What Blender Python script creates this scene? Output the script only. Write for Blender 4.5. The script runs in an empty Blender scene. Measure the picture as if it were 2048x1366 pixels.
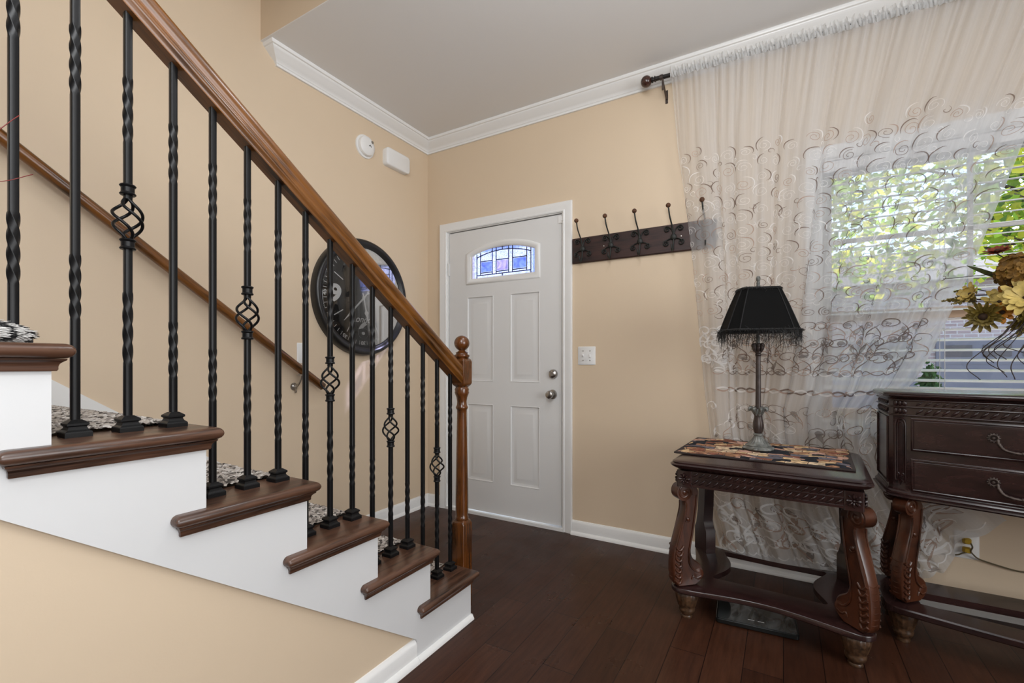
import bpy, math, random
from mathutils import Matrix, Vector
R = math.radians
sc = bpy.context.scene
col = sc.collection

# ------------------------------------------------------------------ camera
TH = R(30.383); HC = 1.083
cd = bpy.data.cameras.new('camera')
cam = bpy.data.objects.new('camera', cd); col.objects.link(cam)
cam.location = (0, 0, HC); cam.rotation_euler = (R(90), 0, TH)
cd.sensor_width = 36; cd.lens = 925.82 / 2048 * 36
cd.shift_y = 45.26 / 2048; cd.clip_start = 0.02
sc.camera = cam

# ------------------------------------------------------------------ world, sun, lamps, exposure
sc.view_settings.view_transform = 'Standard'
sc.view_settings.look = 'None'
sc.view_settings.exposure = 0.0
sc.view_settings.gamma = 1.0
sc.view_settings.use_curve_mapping = False
cy = sc.cycles
cy.max_bounces = 10; cy.diffuse_bounces = 5; cy.glossy_bounces = 4; cy.transmission_bounces = 8
cy.transparent_max_bounces = 24; cy.use_denoising = True
cy.sample_clamp_indirect = 6.0; cy.caustics_reflective = False; cy.caustics_refractive = False
w = bpy.data.worlds.new('world'); sc.world = w; w.use_nodes = True
wn = w.node_tree.nodes; wl = w.node_tree.links
sky = wn.new('ShaderNodeTexSky'); sky.sky_type = 'NISHITA'; sky.sun_disc = False
sky.sun_elevation = R(48); sky.sun_rotation = R(70); sky.air_density = 1.0; sky.dust_density = 2.0
wl.new(sky.outputs[0], wn['Background'].inputs[0]); wn['Background'].inputs[1].default_value = 0.75

def lamp(name, kind, loc, target, energy, color=(1, 1, 1), size=1.0, size_y=None):
    d = bpy.data.lights.new(name, kind); d.energy = energy; d.color = color
    if kind == 'AREA':
        d.size = size
        if size_y: d.shape = 'RECTANGLE'; d.size_y = size_y
    o = bpy.data.objects.new(name, d); col.objects.link(o); o.location = loc
    v = Vector(target) - Vector(loc); o.rotation_euler = v.to_track_quat('-Z', 'Y').to_euler()
    return o
s = lamp('sun', 'SUN', (8, 6, 8), (0, 0, 0), 13.0, (1.0, 0.91, 0.78)); s.data.angle = R(1.0)
s.rotation_euler = (Vector((0, 0, 0)) - Vector((6.0, 5.2, 6.2))).to_track_quat('-Z', 'Y').to_euler()
lamp('left_wall_fill_light', 'AREA', (-0.10, -0.40, 2.40), (-2.37, 0.9, 1.1), 27, (0.96, 0.98, 1.0), 0.8)  # unseen fill added to brighten the clock wall near the camera
lamp('right_fill_light', 'AREA', (3.05, 0.10, 1.5), (-2.3, 0.3, 1.15), 88, (0.95, 0.975, 1.0), 2.2, 2.0)  # unseen broad fill added from the right; no window is built there
lamp('foyer_ceiling_light', 'AREA', (-0.50, 1.50, 2.72), (-0.50, 1.50, 0), 4.5, (0.98, 0.985, 1.0), 0.32)
lamp('ceiling_fill_light', 'AREA', (0.05, 0.70, 2.10), (-0.05, 0.95, 2.78), 20, (0.95, 0.975, 1.0), 0.5)  # unseen upward light added to brighten the ceiling
lamp('low_fill_light', 'AREA', (0.15, -0.30, 1.35), (-1.2, 1.6, 1.0), 5, (0.97, 0.985, 1.0), 0.6)  # unseen low fill added by the camera to lift areas under the furniture

# ------------------------------------------------------------------ material helpers
def nt(name):
    m = bpy.data.materials.new(name); m.use_nodes = True
    t = m.node_tree; b = t.nodes['Principled BSDF']
    return m, t, b
def simple(name, c, rough=0.5, metal=0.0, coat=0.0, spec=0.5, bump=0.0, bscale=200.0, var=0.0, vscale=8.0):
    m, t, b = nt(name)
    b.inputs['Base Color'].default_value = (*c, 1); b.inputs['Roughness'].default_value = rough
    b.inputs['Metallic'].default_value = metal; b.inputs['Coat Weight'].default_value = coat
    b.inputs['Specular IOR Level'].default_value = spec
    if bump or var:
        tc = t.nodes.new('ShaderNodeTexCoord')
    if bump:
        n = t.nodes.new('ShaderNodeTexNoise'); n.inputs['Scale'].default_value = bscale; n.inputs['Detail'].default_value = 3
        bp = t.nodes.new('ShaderNodeBump'); bp.inputs['Strength'].default_value = bump; bp.inputs['Distance'].default_value = 0.002
        t.links.new(tc.outputs['Object'], n.inputs['Vector']); t.links.new(n.outputs[0], bp.inputs['Height'])
        t.links.new(bp.outputs[0], b.inputs['Normal'])
    if var:
        n2 = t.nodes.new('ShaderNodeTexNoise'); n2.inputs['Scale'].default_value = vscale; n2.inputs['Detail'].default_value = 4
        rp = t.nodes.new('ShaderNodeValToRGB')
        rp.color_ramp.elements[0].position = 0.3; rp.color_ramp.elements[1].position = 0.7
        rp.color_ramp.elements[0].color = (*[x * (1 - var) for x in c], 1); rp.color_ramp.elements[1].color = (*[min(1, x * (1 + var)) for x in c], 1)
        t.links.new(tc.outputs['Object'], n2.inputs['Vector']); t.links.new(n2.outputs[0], rp.inputs[0]); t.links.new(rp.outputs[0], b.inputs['Base Color'])
    return m
def wood(name, dark, light, axis='Y', rough=0.3, coat=0.3, tilt=0.0, scale=1.0, stretch=14.0, bump=0.15):
    """streaky stained wood, grain running along the given axis of the object's own space (tilted about X)"""
    m, t, b = nt(name); N = t.nodes; L = t.links
    tc = N.new('ShaderNodeTexCoord'); mp = N.new('ShaderNodeMapping'); mp.vector_type = 'POINT'
    mr = N.new('ShaderNodeMapping'); mr.inputs['Rotation'].default_value = (tilt, 0, 0)
    sc3 = {'X': (1, stretch, stretch), 'Y': (stretch, 1, stretch), 'Z': (stretch, stretch, 1)}[axis]
    mp.inputs['Scale'].default_value = tuple(x * scale for x in sc3)
    n1 = N.new('ShaderNodeTexNoise'); n1.inputs['Scale'].default_value = 3.0; n1.inputs['Detail'].default_value = 8; n1.inputs['Roughness'].default_value = 0.65; n1.inputs['Distortion'].default_value = 0.6
    n2 = N.new('ShaderNodeTexNoise'); n2.inputs['Scale'].default_value = 14.0; n2.inputs['Detail'].default_value = 4
    n3 = N.new('ShaderNodeTexNoise'); n3.inputs['Scale'].default_value = 5.0; n3.inputs['Detail'].default_value = 2
    ad = N.new('ShaderNodeMath'); ad.operation = 'MULTIPLY_ADD'; ad.inputs[1].default_value = 0.35
    ad2 = N.new('ShaderNodeMath'); ad2.operation = 'MULTIPLY_ADD'; ad2.inputs[1].default_value = 0.5
    rp = N.new('ShaderNodeValToRGB'); e = rp.color_ramp.elements
    e[0].position = 0.72; e[1].position = 1.12; e[0].color = (*dark, 1); e[1].color = (*light, 1)
    L.new(tc.outputs['Object'], mr.inputs[0]); L.new(mr.outputs[0], mp.inputs[0])
    L.new(mp.outputs[0], n1.inputs['Vector']); L.new(mp.outputs[0], n2.inputs['Vector']); L.new(tc.outputs['Object'], n3.inputs['Vector'])
    L.new(n2.outputs[0], ad.inputs[0]); L.new(n1.outputs[0], ad.inputs[2])
    L.new(n3.outputs[0], ad2.inputs[0]); L.new(ad.outputs[0], ad2.inputs[2])
    L.new(ad2.outputs[0], rp.inputs[0]); L.new(rp.outputs[0], b.inputs['Base Color'])
    bp = N.new('ShaderNodeBump'); bp.inputs['Strength'].default_value = bump; bp.inputs['Distance'].default_value = 0.001
    L.new(ad.outputs[0], bp.inputs['Height']); L.new(bp.outputs[0], b.inputs['Normal'])
    b.inputs['Roughness'].default_value = rough; b.inputs['Coat Weight'].default_value = coat; b.inputs['Coat Roughness'].default_value = 0.12
    return m

M = {}
M['wall'] = simple('beige_wall_paint', (0.66, 0.53, 0.385), 0.55, bump=0.05, bscale=260, var=0.02, vscale=1.5)
M['ceiling'] = simple('ceiling_paint', (0.76, 0.755, 0.75), 0.85, bump=0.06, bscale=160)
M['trim'] = simple('white_trim_paint', (0.78, 0.78, 0.77), 0.32)
M['skirt'] = simple('white_stringer_paint', (0.66, 0.665, 0.67), 0.4, bump=0.03, bscale=60)
M['door'] = simple('white_door_paint', (0.70, 0.70, 0.695), 0.38, bump=0.02, bscale=80)
M['plastic'] = simple('white_plastic', (0.78, 0.78, 0.77), 0.35)
M['oak'] = wood('stained_oak_rail', (0.014, 0.0045, 0.0012), (0.175, 0.064, 0.011), 'Y', 0.28, 0.3, tilt=R(35.4))
M['oakv'] = wood('stained_oak_post', (0.012, 0.004, 0.0012), (0.115, 0.036, 0.007), 'Z', 0.26, 0.4, stretch=9)
M['walnut'] = wood('walnut_tread', (0.013, 0.0065, 0.0045), (0.105, 0.050, 0.030), 'Y', 0.34, 0.2, stretch=16)
M['iron'] = simple('black_wrought_iron', (0.006, 0.006, 0.0065), 0.36, spec=0.25, bump=0.05, bscale=120)
M['nickel'] = simple('satin_nickel', (0.42, 0.40, 0.38), 0.28, metal=1.0)
M['darkgap'] = simple('weatherstrip', (0.03, 0.028, 0.025), 0.7)
M['cherry'] = wood('dark_cherry_wood', (0.011, 0.0045, 0.0045), (0.030, 0.0125, 0.0115), 'X', 0.26, 0.25, stretch=10, bump=0.03)
M['cherryleg'] = wood('red_cherry_carving', (0.008, 0.003, 0.002), (0.075, 0.022, 0.009), 'Z', 0.30, 0.25, stretch=3, bump=0.05)
M['carving'] = wood('dark_cherry_carving', (0.008, 0.003, 0.003), (0.026, 0.010, 0.009), 'X', 0.30, 0.1, stretch=10, bump=0.05)
M['antique'] = simple('antiqued_foot', (0.070, 0.036, 0.018), 0.38, var=0.7, vscale=60, coat=0.2)
M['bronze'] = simple('aged_bronze', (0.085, 0.066, 0.058), 0.36, metal=0.6, var=0.3, vscale=60)
M['rodblack'] = simple('oil_rubbed_rod', (0.012, 0.010, 0.009), 0.35)
M['rodball'] = simple('brown_finial', (0.045, 0.016, 0.011), 0.25, coat=0.4, var=0.4, vscale=60)
M['brass'] = simple('gold_plug', (0.42, 0.27, 0.02), 0.4)
M['cord'] = simple('brown_cord', (0.10, 0.075, 0.035), 0.5)
M['pewter'] = simple('antique_pewter', (0.165, 0.17, 0.158), 0.42, metal=0.35, var=0.55, vscale=45, bump=0.2, bscale=70)
M['lampbrown'] = simple('brown_lamp_column', (0.050, 0.036, 0.032), 0.35, metal=0.25, var=0.4, vscale=40)
M['shade'] = simple('black_lamp_fabric', (0.006, 0.006, 0.006), 0.9, spec=0.12, bump=0.1, bscale=400)
M['shadetape'] = simple('charcoal_shade_tape', (0.020, 0.020, 0.021), 0.7, spec=0.2)
M['fringe'] = simple('black_fringe', (0.006, 0.006, 0.006), 0.6)
M['rackwood'] = wood('dark_rack_board', (0.010, 0.004, 0.004), (0.040, 0.015, 0.012), 'X', 0.5, 0.0, stretch=12)
M['rackiron'] = simple('green_black_iron', (0.010, 0.012, 0.010), 0.55, bump=0.2, bscale=90)
M['rust'] = simple('rusty_ball', (0.085, 0.032, 0.012), 0.7, var=0.5, vscale=120, bump=0.3, bscale=120)
M['clockblack'] = simple('black_clock_rim', (0.010, 0.010, 0.010), 0.33, bump=0.1, bscale=60)
M['dial'] = simple('black_dial', (0.012, 0.012, 0.012), 0.4)
M['white'] = simple('white_print', (0.80, 0.80, 0.79), 0.5)
M['blind'] = simple('white_blind_slat', (0.80, 0.80, 0.80), 0.4)
M['vinyl'] = simple('white_vinyl_sash', (0.72, 0.70, 0.67), 0.4)
M['sashtan'] = simple('tan_sash_rail', (0.58, 0.40, 0.27), 0.45)
M['lead'] = simple('lead_came', (0.012, 0.012, 0.016), 0.45, metal=0.4)
M['slab'] = simple('dark_glass_scale', (0.05, 0.055, 0.055), 0.06, coat=0.6)
M['slabedge'] = simple('black_scale_edge', (0.008, 0.009, 0.009), 0.3)

def glass(name, tint=(1, 1, 1), gl=0.06, rough=0.02):
    m = bpy.data.materials.new(name); m.use_nodes = True; t = m.node_tree; t.nodes.clear()
    o = t.nodes.new('ShaderNodeOutputMaterial'); mx = t.nodes.new('ShaderNodeMixShader')
    tr = t.nodes.new('ShaderNodeBsdfTransparent'); tr.inputs[0].default_value = (*tint, 1)
    g = t.nodes.new('ShaderNodeBsdfGlossy'); g.inputs['Roughness'].default_value = rough
    lw = t.nodes.new('ShaderNodeFresnel'); lw.inputs[0].default_value = 1.45
    ad = t.nodes.new('ShaderNodeMath'); ad.operation = 'ADD'; ad.inputs[1].default_value = gl; ad.use_clamp = True
    t.links.new(lw.outputs[0], ad.inputs[0]); t.links.new(ad.outputs[0], mx.inputs[0])
    t.links.new(tr.outputs[0], mx.inputs[1]); t.links.new(g.outputs[0], mx.inputs[2]); t.links.new(mx.outputs[0], o.inputs[0])
    return m
M['glass'] = glass('window_glass', (0.96, 0.98, 0.97), 0.0)
M['clockglass'] = glass('clock_glass', (0.95, 0.95, 0.95), 0.05, 0.03)

def texglass(name, tint, scale):
    """rippled obscure glass: lets the daylight through diffusely"""
    m = bpy.data.materials.new(name); m.use_nodes = True; t = m.node_tree; t.nodes.clear(); L = t.links
    o = t.nodes.new('ShaderNodeOutputMaterial'); mx = t.nodes.new('ShaderNodeMixShader'); mx.inputs[0].default_value = 0.55
    tr = t.nodes.new('ShaderNodeBsdfTransparent'); tr.inputs[0].default_value = (*tint, 1)
    tl = t.nodes.new('ShaderNodeBsdfTranslucent')
    gl = t.nodes.new('ShaderNodeBsdfGlossy'); gl.inputs['Roughness'].default_value = 0.15
    mx2 = t.nodes.new('ShaderNodeMixShader'); mx2.inputs[0].default_value = 0.06
    tc = t.nodes.new('ShaderNodeTexCoord'); n = t.nodes.new('ShaderNodeTexNoise'); n.inputs['Scale'].default_value = scale; n.inputs['Detail'].default_value = 2; n.inputs['Distortion'].default_value = 1.5
    rp = t.nodes.new('ShaderNodeValToRGB'); rp.color_ramp.elements[0].position = 0.38; rp.color_ramp.elements[1].position = 0.62
    rp.color_ramp.elements[0].color = (tint[0] * 0.45, tint[1] * 0.45, tint[2] * 0.6, 1); rp.color_ramp.elements[1].color = (*tint, 1)
    bp = t.nodes.new('ShaderNodeBump'); bp.inputs['Strength'].default_value = 0.6; bp.inputs['Distance'].default_value = 0.004
    L.new(tc.outputs['Object'], n.inputs['Vector']); L.new(n.outputs[0], rp.inputs[0]); L.new(n.outputs[0], bp.inputs['Height'])
    L.new(rp.outputs[0], tl.inputs[0]); L.new(rp.outputs[0], tr.inputs[0]); L.new(bp.outputs[0], gl.inputs['Normal']); L.new(bp.outputs[0], tl.inputs['Normal'])
    L.new(tr.outputs[0], mx.inputs[1]); L.new(tl.outputs[0], mx.inputs[2]); L.new(mx.outputs[0], mx2.inputs[1]); L.new(gl.outputs[0], mx2.inputs[2]); L.new(mx2.outputs[0], o.inputs[0])
    return m
M['rainglass'] = texglass('rippled_glass', (0.50, 0.54, 0.92), 130)
M['bevelblue'] = texglass('blue_bevel_glass', (0.30, 0.42, 0.85), 12)
M['bevelpink'] = texglass('pink_bevel_glass', (0.85, 0.68, 0.70), 14)

def sheer(name, c, opac, streak=0.0, tl=0.5):
    m = bpy.data.materials.new(name); m.use_nodes = True; t = m.node_tree; t.nodes.clear(); L = t.links
    o = t.nodes.new('ShaderNodeOutputMaterial'); mx = t.nodes.new('ShaderNodeMixShader'); mx.inputs[0].default_value = opac
    tr = t.nodes.new('ShaderNodeBsdfTransparent'); df = t.nodes.new('ShaderNodeBsdfDiffuse'); tr2 = t.nodes.new('ShaderNodeBsdfTranslucent')
    m2 = t.nodes.new('ShaderNodeMixShader'); m2.inputs[0].default_value = tl
    df.inputs[0].default_value = (*c, 1); tr2.inputs[0].default_value = (*c, 1)
    L.new(df.outputs[0], m2.inputs[1]); L.new(tr2.outputs[0], m2.inputs[2]); L.new(tr.outputs[0], mx.inputs[1]); L.new(m2.outputs[0], mx.inputs[2]); L.new(mx.outputs[0], o.inputs[0])
    if streak:
        uv = t.nodes.new('ShaderNodeUVMap'); mp = t.nodes.new('ShaderNodeMapping'); mp.inputs['Scale'].default_value = (1, 0.03, 1)
        n = t.nodes.new('ShaderNodeTexNoise'); n.inputs['Scale'].default_value = 42; n.inputs['Detail'].default_value = 5; n.inputs['Roughness'].default_value = 0.6
        mr = t.nodes.new('ShaderNodeMapRange'); mr.inputs[1].default_value = 0.3; mr.inputs[2].default_value = 0.7; mr.inputs[3].default_value = opac - streak; mr.inputs[4].default_value = opac + streak
        L.new(uv.outputs[0], mp.inputs[0]); L.new(mp.outputs[0], n.inputs['Vector']); L.new(n.outputs[0], mr.inputs[0])
        sx = t.nodes.new('ShaderNodeSeparateXYZ'); L.new(uv.outputs[0], sx.inputs[0])     # single layer of cloth along the free left edge
        ed = t.nodes.new('ShaderNodeMapRange'); ed.inputs[1].default_value = 0.05; ed.inputs[2].default_value = 0.12; ed.inputs[3].default_value = 0.62; ed.inputs[4].default_value = 1.0; L.new(sx.outputs[0], ed.inputs[0])
        mu = t.nodes.new('ShaderNodeMath'); mu.operation = 'MULTIPLY'; L.new(mr.outputs[0], mu.inputs[0]); L.new(ed.outputs[0], mu.inputs[1]); L.new(mu.outputs[0], mx.inputs[0])
    return m
M['sheer'] = sheer('sheer_voile', (0.82, 0.83, 0.85), 0.64, 0.13, 0.55)
M['ruffle'] = sheer('gathered_voile', (0.82, 0.82, 0.81), 0.85, 0, 0.35)
M['embwhite'] = sheer('white_embroidery', (0.90, 0.90, 0.90), 0.80, 0, 0.35)
M['embgrey'] = sheer('grey_applique', (0.30, 0.27, 0.26), 0.55, 0, 0.4)
M['embpale'] = sheer('pale_applique', (0.88, 0.87, 0.86), 0.70, 0, 0.4)
M['embbrown'] = sheer('brown_embroidery', (0.20, 0.145, 0.125), 0.78, 0, 0.35)
M['embtan'] = sheer('tan_embroidery', (0.50, 0.37, 0.31), 0.70, 0, 0.4)
M['leaf'] = sheer('sunlit_leaf', (0.30, 0.48, 0.06), 1.0, 0, 0.6)
M['leafy'] = sheer('yellow_leaf', (0.66, 0.66, 0.10), 1.0, 0, 0.65)
M['shrub'] = sheer('dark_shrub_leaf', (0.025, 0.055, 0.022), 1.0, 0, 0.2)
M['leafd'] = sheer('dark_leaf', (0.10, 0.19, 0.045), 1.0, 0, 0.4)

def floor_mat():
    m, t, b = nt('dark_hardwood_planks'); N = t.nodes; L = t.links
    tc = N.new('ShaderNodeTexCoord'); sp = N.new('ShaderNodeSeparateXYZ'); cb = N.new('ShaderNodeCombineXYZ')
    L.new(tc.outputs['Object'], sp.inputs[0]); L.new(sp.outputs[1], cb.inputs[0]); L.new(sp.outputs[0], cb.inputs[1])
    br = N.new('ShaderNodeTexBrick'); br.offset = 0.37; br.inputs['Scale'].default_value = 1.0
    br.inputs['Brick Width'].default_value = 0.92; br.inputs['Row Height'].default_value = 0.125
    br.inputs['Mortar Size'].default_value = 0.0016; br.inputs['Mortar Smooth'].default_value = 0.2; br.inputs['Bias'].default_value = -0.1
    br.inputs['Color1'].default_value = (0.036, 0.0130, 0.0070, 1); br.inputs['Color2'].default_value = (0.062, 0.0235, 0.0125, 1); br.inputs['Mortar'].default_value = (0.008, 0.004, 0.003, 1)
    L.new(cb.outputs[0], br.inputs['Vector'])
    mp = N.new('ShaderNodeMapping'); mp.inputs['Scale'].default_value = (22, 1.6, 1); L.new(tc.outputs['Object'], mp.inputs[0])
    n = N.new('ShaderNodeTexNoise'); n.inputs['Scale'].default_value = 3; n.inputs['Detail'].default_value = 8; n.inputs['Roughness'].default_value = 0.7; L.new(mp.outputs[0], n.inputs['Vector'])
    n2 = N.new('ShaderNodeTexNoise'); n2.inputs['Scale'].default_value = 5; n2.inputs['Detail'].default_value = 6; L.new(tc.outputs['Object'], n2.inputs['Vector'])
    mr = N.new('ShaderNodeMapRange'); mr.inputs[1].default_value = 0.3; mr.inputs[2].default_value = 0.7; mr.inputs[3].default_value = 0.65; mr.inputs[4].default_value = 1.35; L.new(n.outputs[0], mr.inputs[0])
    mx = N.new('ShaderNodeMix'); mx.data_type = 'RGBA'; mx.blend_type = 'MULTIPLY'; mx.inputs[0].default_value = 1.0
    L.new(br.outputs[0], mx.inputs[6]); L.new(mr.outputs[0], mx.inputs[7]); L.new(mx.outputs[2], b.inputs['Base Color'])
    mr2 = N.new('ShaderNodeMapRange'); mr2.inputs[1].default_value = 0.3; mr2.inputs[2].default_value = 0.7; mr2.inputs[3].default_value = 0.24; mr2.inputs[4].default_value = 0.42; L.new(n2.outputs[0], mr2.inputs[0]); L.new(mr2.outputs[0], b.inputs['Roughness'])
    b.inputs['Specular IOR Level'].default_value = 0.20
    bp = N.new('ShaderNodeBump'); bp.inputs['Strength'].default_value = 0.25; bp.inputs['Distance'].default_value = 0.001
    mv = N.new('ShaderNodeMath'); mv.operation = 'MULTIPLY_ADD'; mv.inputs[1].default_value = -1.0
    L.new(br.outputs['Fac'], mv.inputs[0]); L.new(n.outputs[0], mv.inputs[2]); L.new(mv.outputs[0], bp.inputs['Height']); L.new(bp.outputs[0], b.inputs['Normal'])
    return m
M['floor'] = floor_mat()
def carpet_mat():
    m, t, b = nt('speckled_loop_carpet'); N = t.nodes; L = t.links
    tc = N.new('ShaderNodeTexCoord'); v = N.new('ShaderNodeTexVoronoi'); v.inputs['Scale'].default_value = 105
    L.new(tc.outputs['Object'], v.inputs['Vector'])
    sp = N.new('ShaderNodeSeparateColor'); L.new(v.outputs['Color'], sp.inputs[0])
    rp = N.new('ShaderNodeValToRGB'); rp.color_ramp.interpolation = 'CONSTANT'; e = rp.color_ramp.elements
    e[0].position = 0; e[0].color = (0.10, 0.088, 0.078, 1); e[1].position = 0.22; e[1].color = (0.34, 0.30, 0.27, 1)
    for p, c in ((0.5, (0.52, 0.47, 0.42, 1)), (0.8, (0.66, 0.62, 0.58, 1))):
        x = e.new(p); x.color = c
    L.new(sp.outputs[0], rp.inputs[0]); L.new(rp.outputs[0], b.inputs['Base Color'])
    bp = N.new('ShaderNodeBump'); bp.inputs['Strength'].default_value = 1.0; bp.inputs['Distance'].default_value = 0.006; bp.invert = True
    L.new(v.outputs['Distance'], bp.inputs['Height']); L.new(bp.outputs[0], b.inputs['Normal'])
    b.inputs['Roughness'].default_value = 0.95; b.inputs['Specular IOR Level'].default_value = 0.1
    return m
M['carpet'] = carpet_mat()
def mat_mat():
    m, t, b = nt('patchwork_tapestry'); N = t.nodes; L = t.links
    tc = N.new('ShaderNodeTexCoord')
    nz = N.new('ShaderNodeTexNoise'); nz.inputs['Scale'].default_value = 25; nz.inputs['Detail'].default_value = 3; L.new(tc.outputs['Object'], nz.inputs['Vector'])
    mx = N.new('ShaderNodeMix'); mx.data_type = 'RGBA'; mx.inputs[0].default_value = 0.035; L.new(tc.outputs['Object'], mx.inputs[6]); L.new(nz.outputs['Color'], mx.inputs[7])
    br = N.new('ShaderNodeTexBrick'); br.offset = 0.43; br.squash = 0.7; br.squash_frequency = 3; br.inputs['Scale'].default_value = 1
    br.inputs['Brick Width'].default_value = 0.058; br.inputs['Row Height'].default_value = 0.036; br.inputs['Mortar Size'].default_value = 0.002; br.inputs['Mortar Smooth'].default_value = 0.6
    br.inputs['Color1'].default_value = (0, 0, 0, 1); br.inputs['Color2'].default_value = (1, 1, 1, 1); br.inputs['Mortar'].default_value = (0.15, 0.15, 0.15, 1)
    L.new(mx.outputs[2], br.inputs['Vector'])
    rp = N.new('ShaderNodeValToRGB'); rp.color_ramp.interpolation = 'CONSTANT'; e = rp.color_ramp.elements
    e[0].position = 0; e[0].color = (0.020, 0.022, 0.028, 1); e[1].position = 0.2; e[1].color = (0.34, 0.175, 0.10, 1)
    for p, c in ((0.38, (0.56, 0.39, 0.22, 1)), (0.55, (0.50, 0.30, 0.23, 1)), (0.7, (0.12, 0.115, 0.14, 1)), (0.8, (0.60, 0.46, 0.31, 1)), (0.92, (0.22, 0.08, 0.05, 1))):
        x = e.new(p); x.color = c
    L.new(br.outputs[0], rp.inputs[0])
    n2 = N.new('ShaderNodeTexNoise'); n2.inputs['Scale'].default_value = 420; L.new(tc.outputs['Object'], n2.inputs['Vector'])
    n3 = N.new('ShaderNodeTexNoise'); n3.inputs['Scale'].default_value = 55; n3.inputs['Detail'].default_value = 4; L.new(tc.outputs['Object'], n3.inputs['Vector'])
    mr = N.new('ShaderNodeMapRange'); mr.inputs[1].default_value = 0.3; mr.inputs[2].default_value = 0.7; mr.inputs[3].default_value = 0.55; mr.inputs[4].default_value = 1.5; L.new(n3.outputs[0], mr.inputs[0])
    m2 = N.new('ShaderNodeMix'); m2.data_type = 'RGBA'; m2.blend_type = 'MULTIPLY'; m2.inputs[0].default_value = 1; L.new(rp.outputs[0], m2.inputs[6]); L.new(mr.outputs[0], m2.inputs[7]); L.new(m2.outputs[2], b.inputs['Base Color'])
    bp = N.new('ShaderNodeBump'); bp.inputs['Strength'].default_value = 0.6; bp.inputs['Distance'].default_value = 0.002; L.new(n2.outputs[0], bp.inputs['Height']); L.new(bp.outputs[0], b.inputs['Normal'])
    b.inputs['Roughness'].default_value = 0.9; b.inputs['Specular IOR Level'].default_value = 0.15
    return m
M['mat'] = mat_mat()
M['matedge'] = simple('dark_mat_binding', (0.028, 0.018, 0.016), 0.9, bump=0.4, bscale=300)
def fur_mat():
    m, t, b = nt('zebra_faux_fur'); N = t.nodes; L = t.links
    tc = N.new('ShaderNodeTexCoord'); n = N.new('ShaderNodeTexWave'); n.inputs['Scale'].default_value = 11; n.inputs['Distortion'].default_value = 7; n.inputs['Detail'].default_value = 3; n.inputs['Detail Scale'].default_value = 1.6
    rp = N.new('ShaderNodeValToRGB'); rp.color_ramp.elements[0].position = 0.24; rp.color_ramp.elements[1].position = 0.36
    rp.color_ramp.elements[0].color = (0.012, 0.012, 0.013, 1); rp.color_ramp.elements[1].color = (0.70, 0.69, 0.67, 1)
    L.new(tc.outputs['Object'], n.inputs['Vector']); L.new(n.outputs[0], rp.inputs[0]); L.new(rp.outputs[0], b.inputs['Base Color']); b.inputs['Roughness'].default_value = 0.8
    return m
M['fur'] = fur_mat()
M['twig'] = simple('red_twig', (0.16, 0.015, 0.012), 0.5)
def brick_mat():
    m, t, b = nt('grey_brick'); N = t.nodes; L = t.links
    tc = N.new('ShaderNodeTexCoord'); sp = N.new('ShaderNodeSeparateXYZ'); cb = N.new('ShaderNodeCombineXYZ')
    L.new(tc.outputs['Object'], sp.inputs[0]); L.new(sp.outputs[0], cb.inputs[0]); L.new(sp.outputs[2], cb.inputs[1])
    br = N.new('ShaderNodeTexBrick'); br.inputs['Scale'].default_value = 1; br.inputs['Brick Width'].default_value = 0.24; br.inputs['Row Height'].default_value = 0.085; br.inputs['Mortar Size'].default_value = 0.010
    br.inputs['Color1'].default_value = (0.33, 0.24, 0.235, 1); br.inputs['Color2'].default_value = (0.42, 0.33, 0.33, 1); br.inputs['Mortar'].default_value = (0.52, 0.48, 0.48, 1)
    L.new(cb.outputs[0], br.inputs['Vector']); L.new(br.outputs[0], b.inputs['Base Color']); b.inputs['Roughness'].default_value = 0.9
    return m
M['brick'] = brick_mat()
M['garage'] = simple('grey_garage_door', (0.155, 0.145, 0.175), 0.6, var=0.08, vscale=2)
M['garagepane'] = simple('dark_garage_pane', (0.085, 0.070, 0.080), 0.3)
M['asphalt'] = simple('driveway', (0.22, 0.21, 0.22), 0.9, var=0.1, vscale=3)
M['roof'] = simple('grey_shingles', (0.14, 0.13, 0.14), 0.9, var=0.2, vscale=20)
M['bark'] = simple('tree_bark', (0.055, 0.042, 0.033), 0.9, bump=0.5, bscale=30, var=0.3)
M['siding'] = simple('pale_house_exterior', (0.60, 0.58, 0.55), 0.8)
M['stem'] = simple('dark_stem', (0.022, 0.010, 0.007), 0.6)
M['green'] = simple('dried_green', (0.065, 0.082, 0.022), 0.6, var=0.3, vscale=60)
M['rusty'] = simple('rust_petal', (0.20, 0.030, 0.008), 0.6, var=0.4, vscale=90)
M['gold'] = simple('gold_brown_petal', (0.20, 0.100, 0.010), 0.7, var=0.5, vscale=50)
M['cream'] = simple('cream_petal', (0.52, 0.39, 0.11), 0.6, var=0.25, vscale=50)
M['olive'] = simple('olive_gold_petal', (0.17, 0.125, 0.02), 0.6, var=0.35, vscale=60)
M['amber'] = simple('amber_petal', (0.50, 0.20, 0.015), 0.6, var=0.3, vscale=50)
M['seed'] = simple('flower_centre', (0.035, 0.018, 0.008), 0.9)
M['vase'] = simple('bronze_vase', (0.09, 0.055, 0.03), 0.3, coat=0.3, var=0.3)

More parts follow.
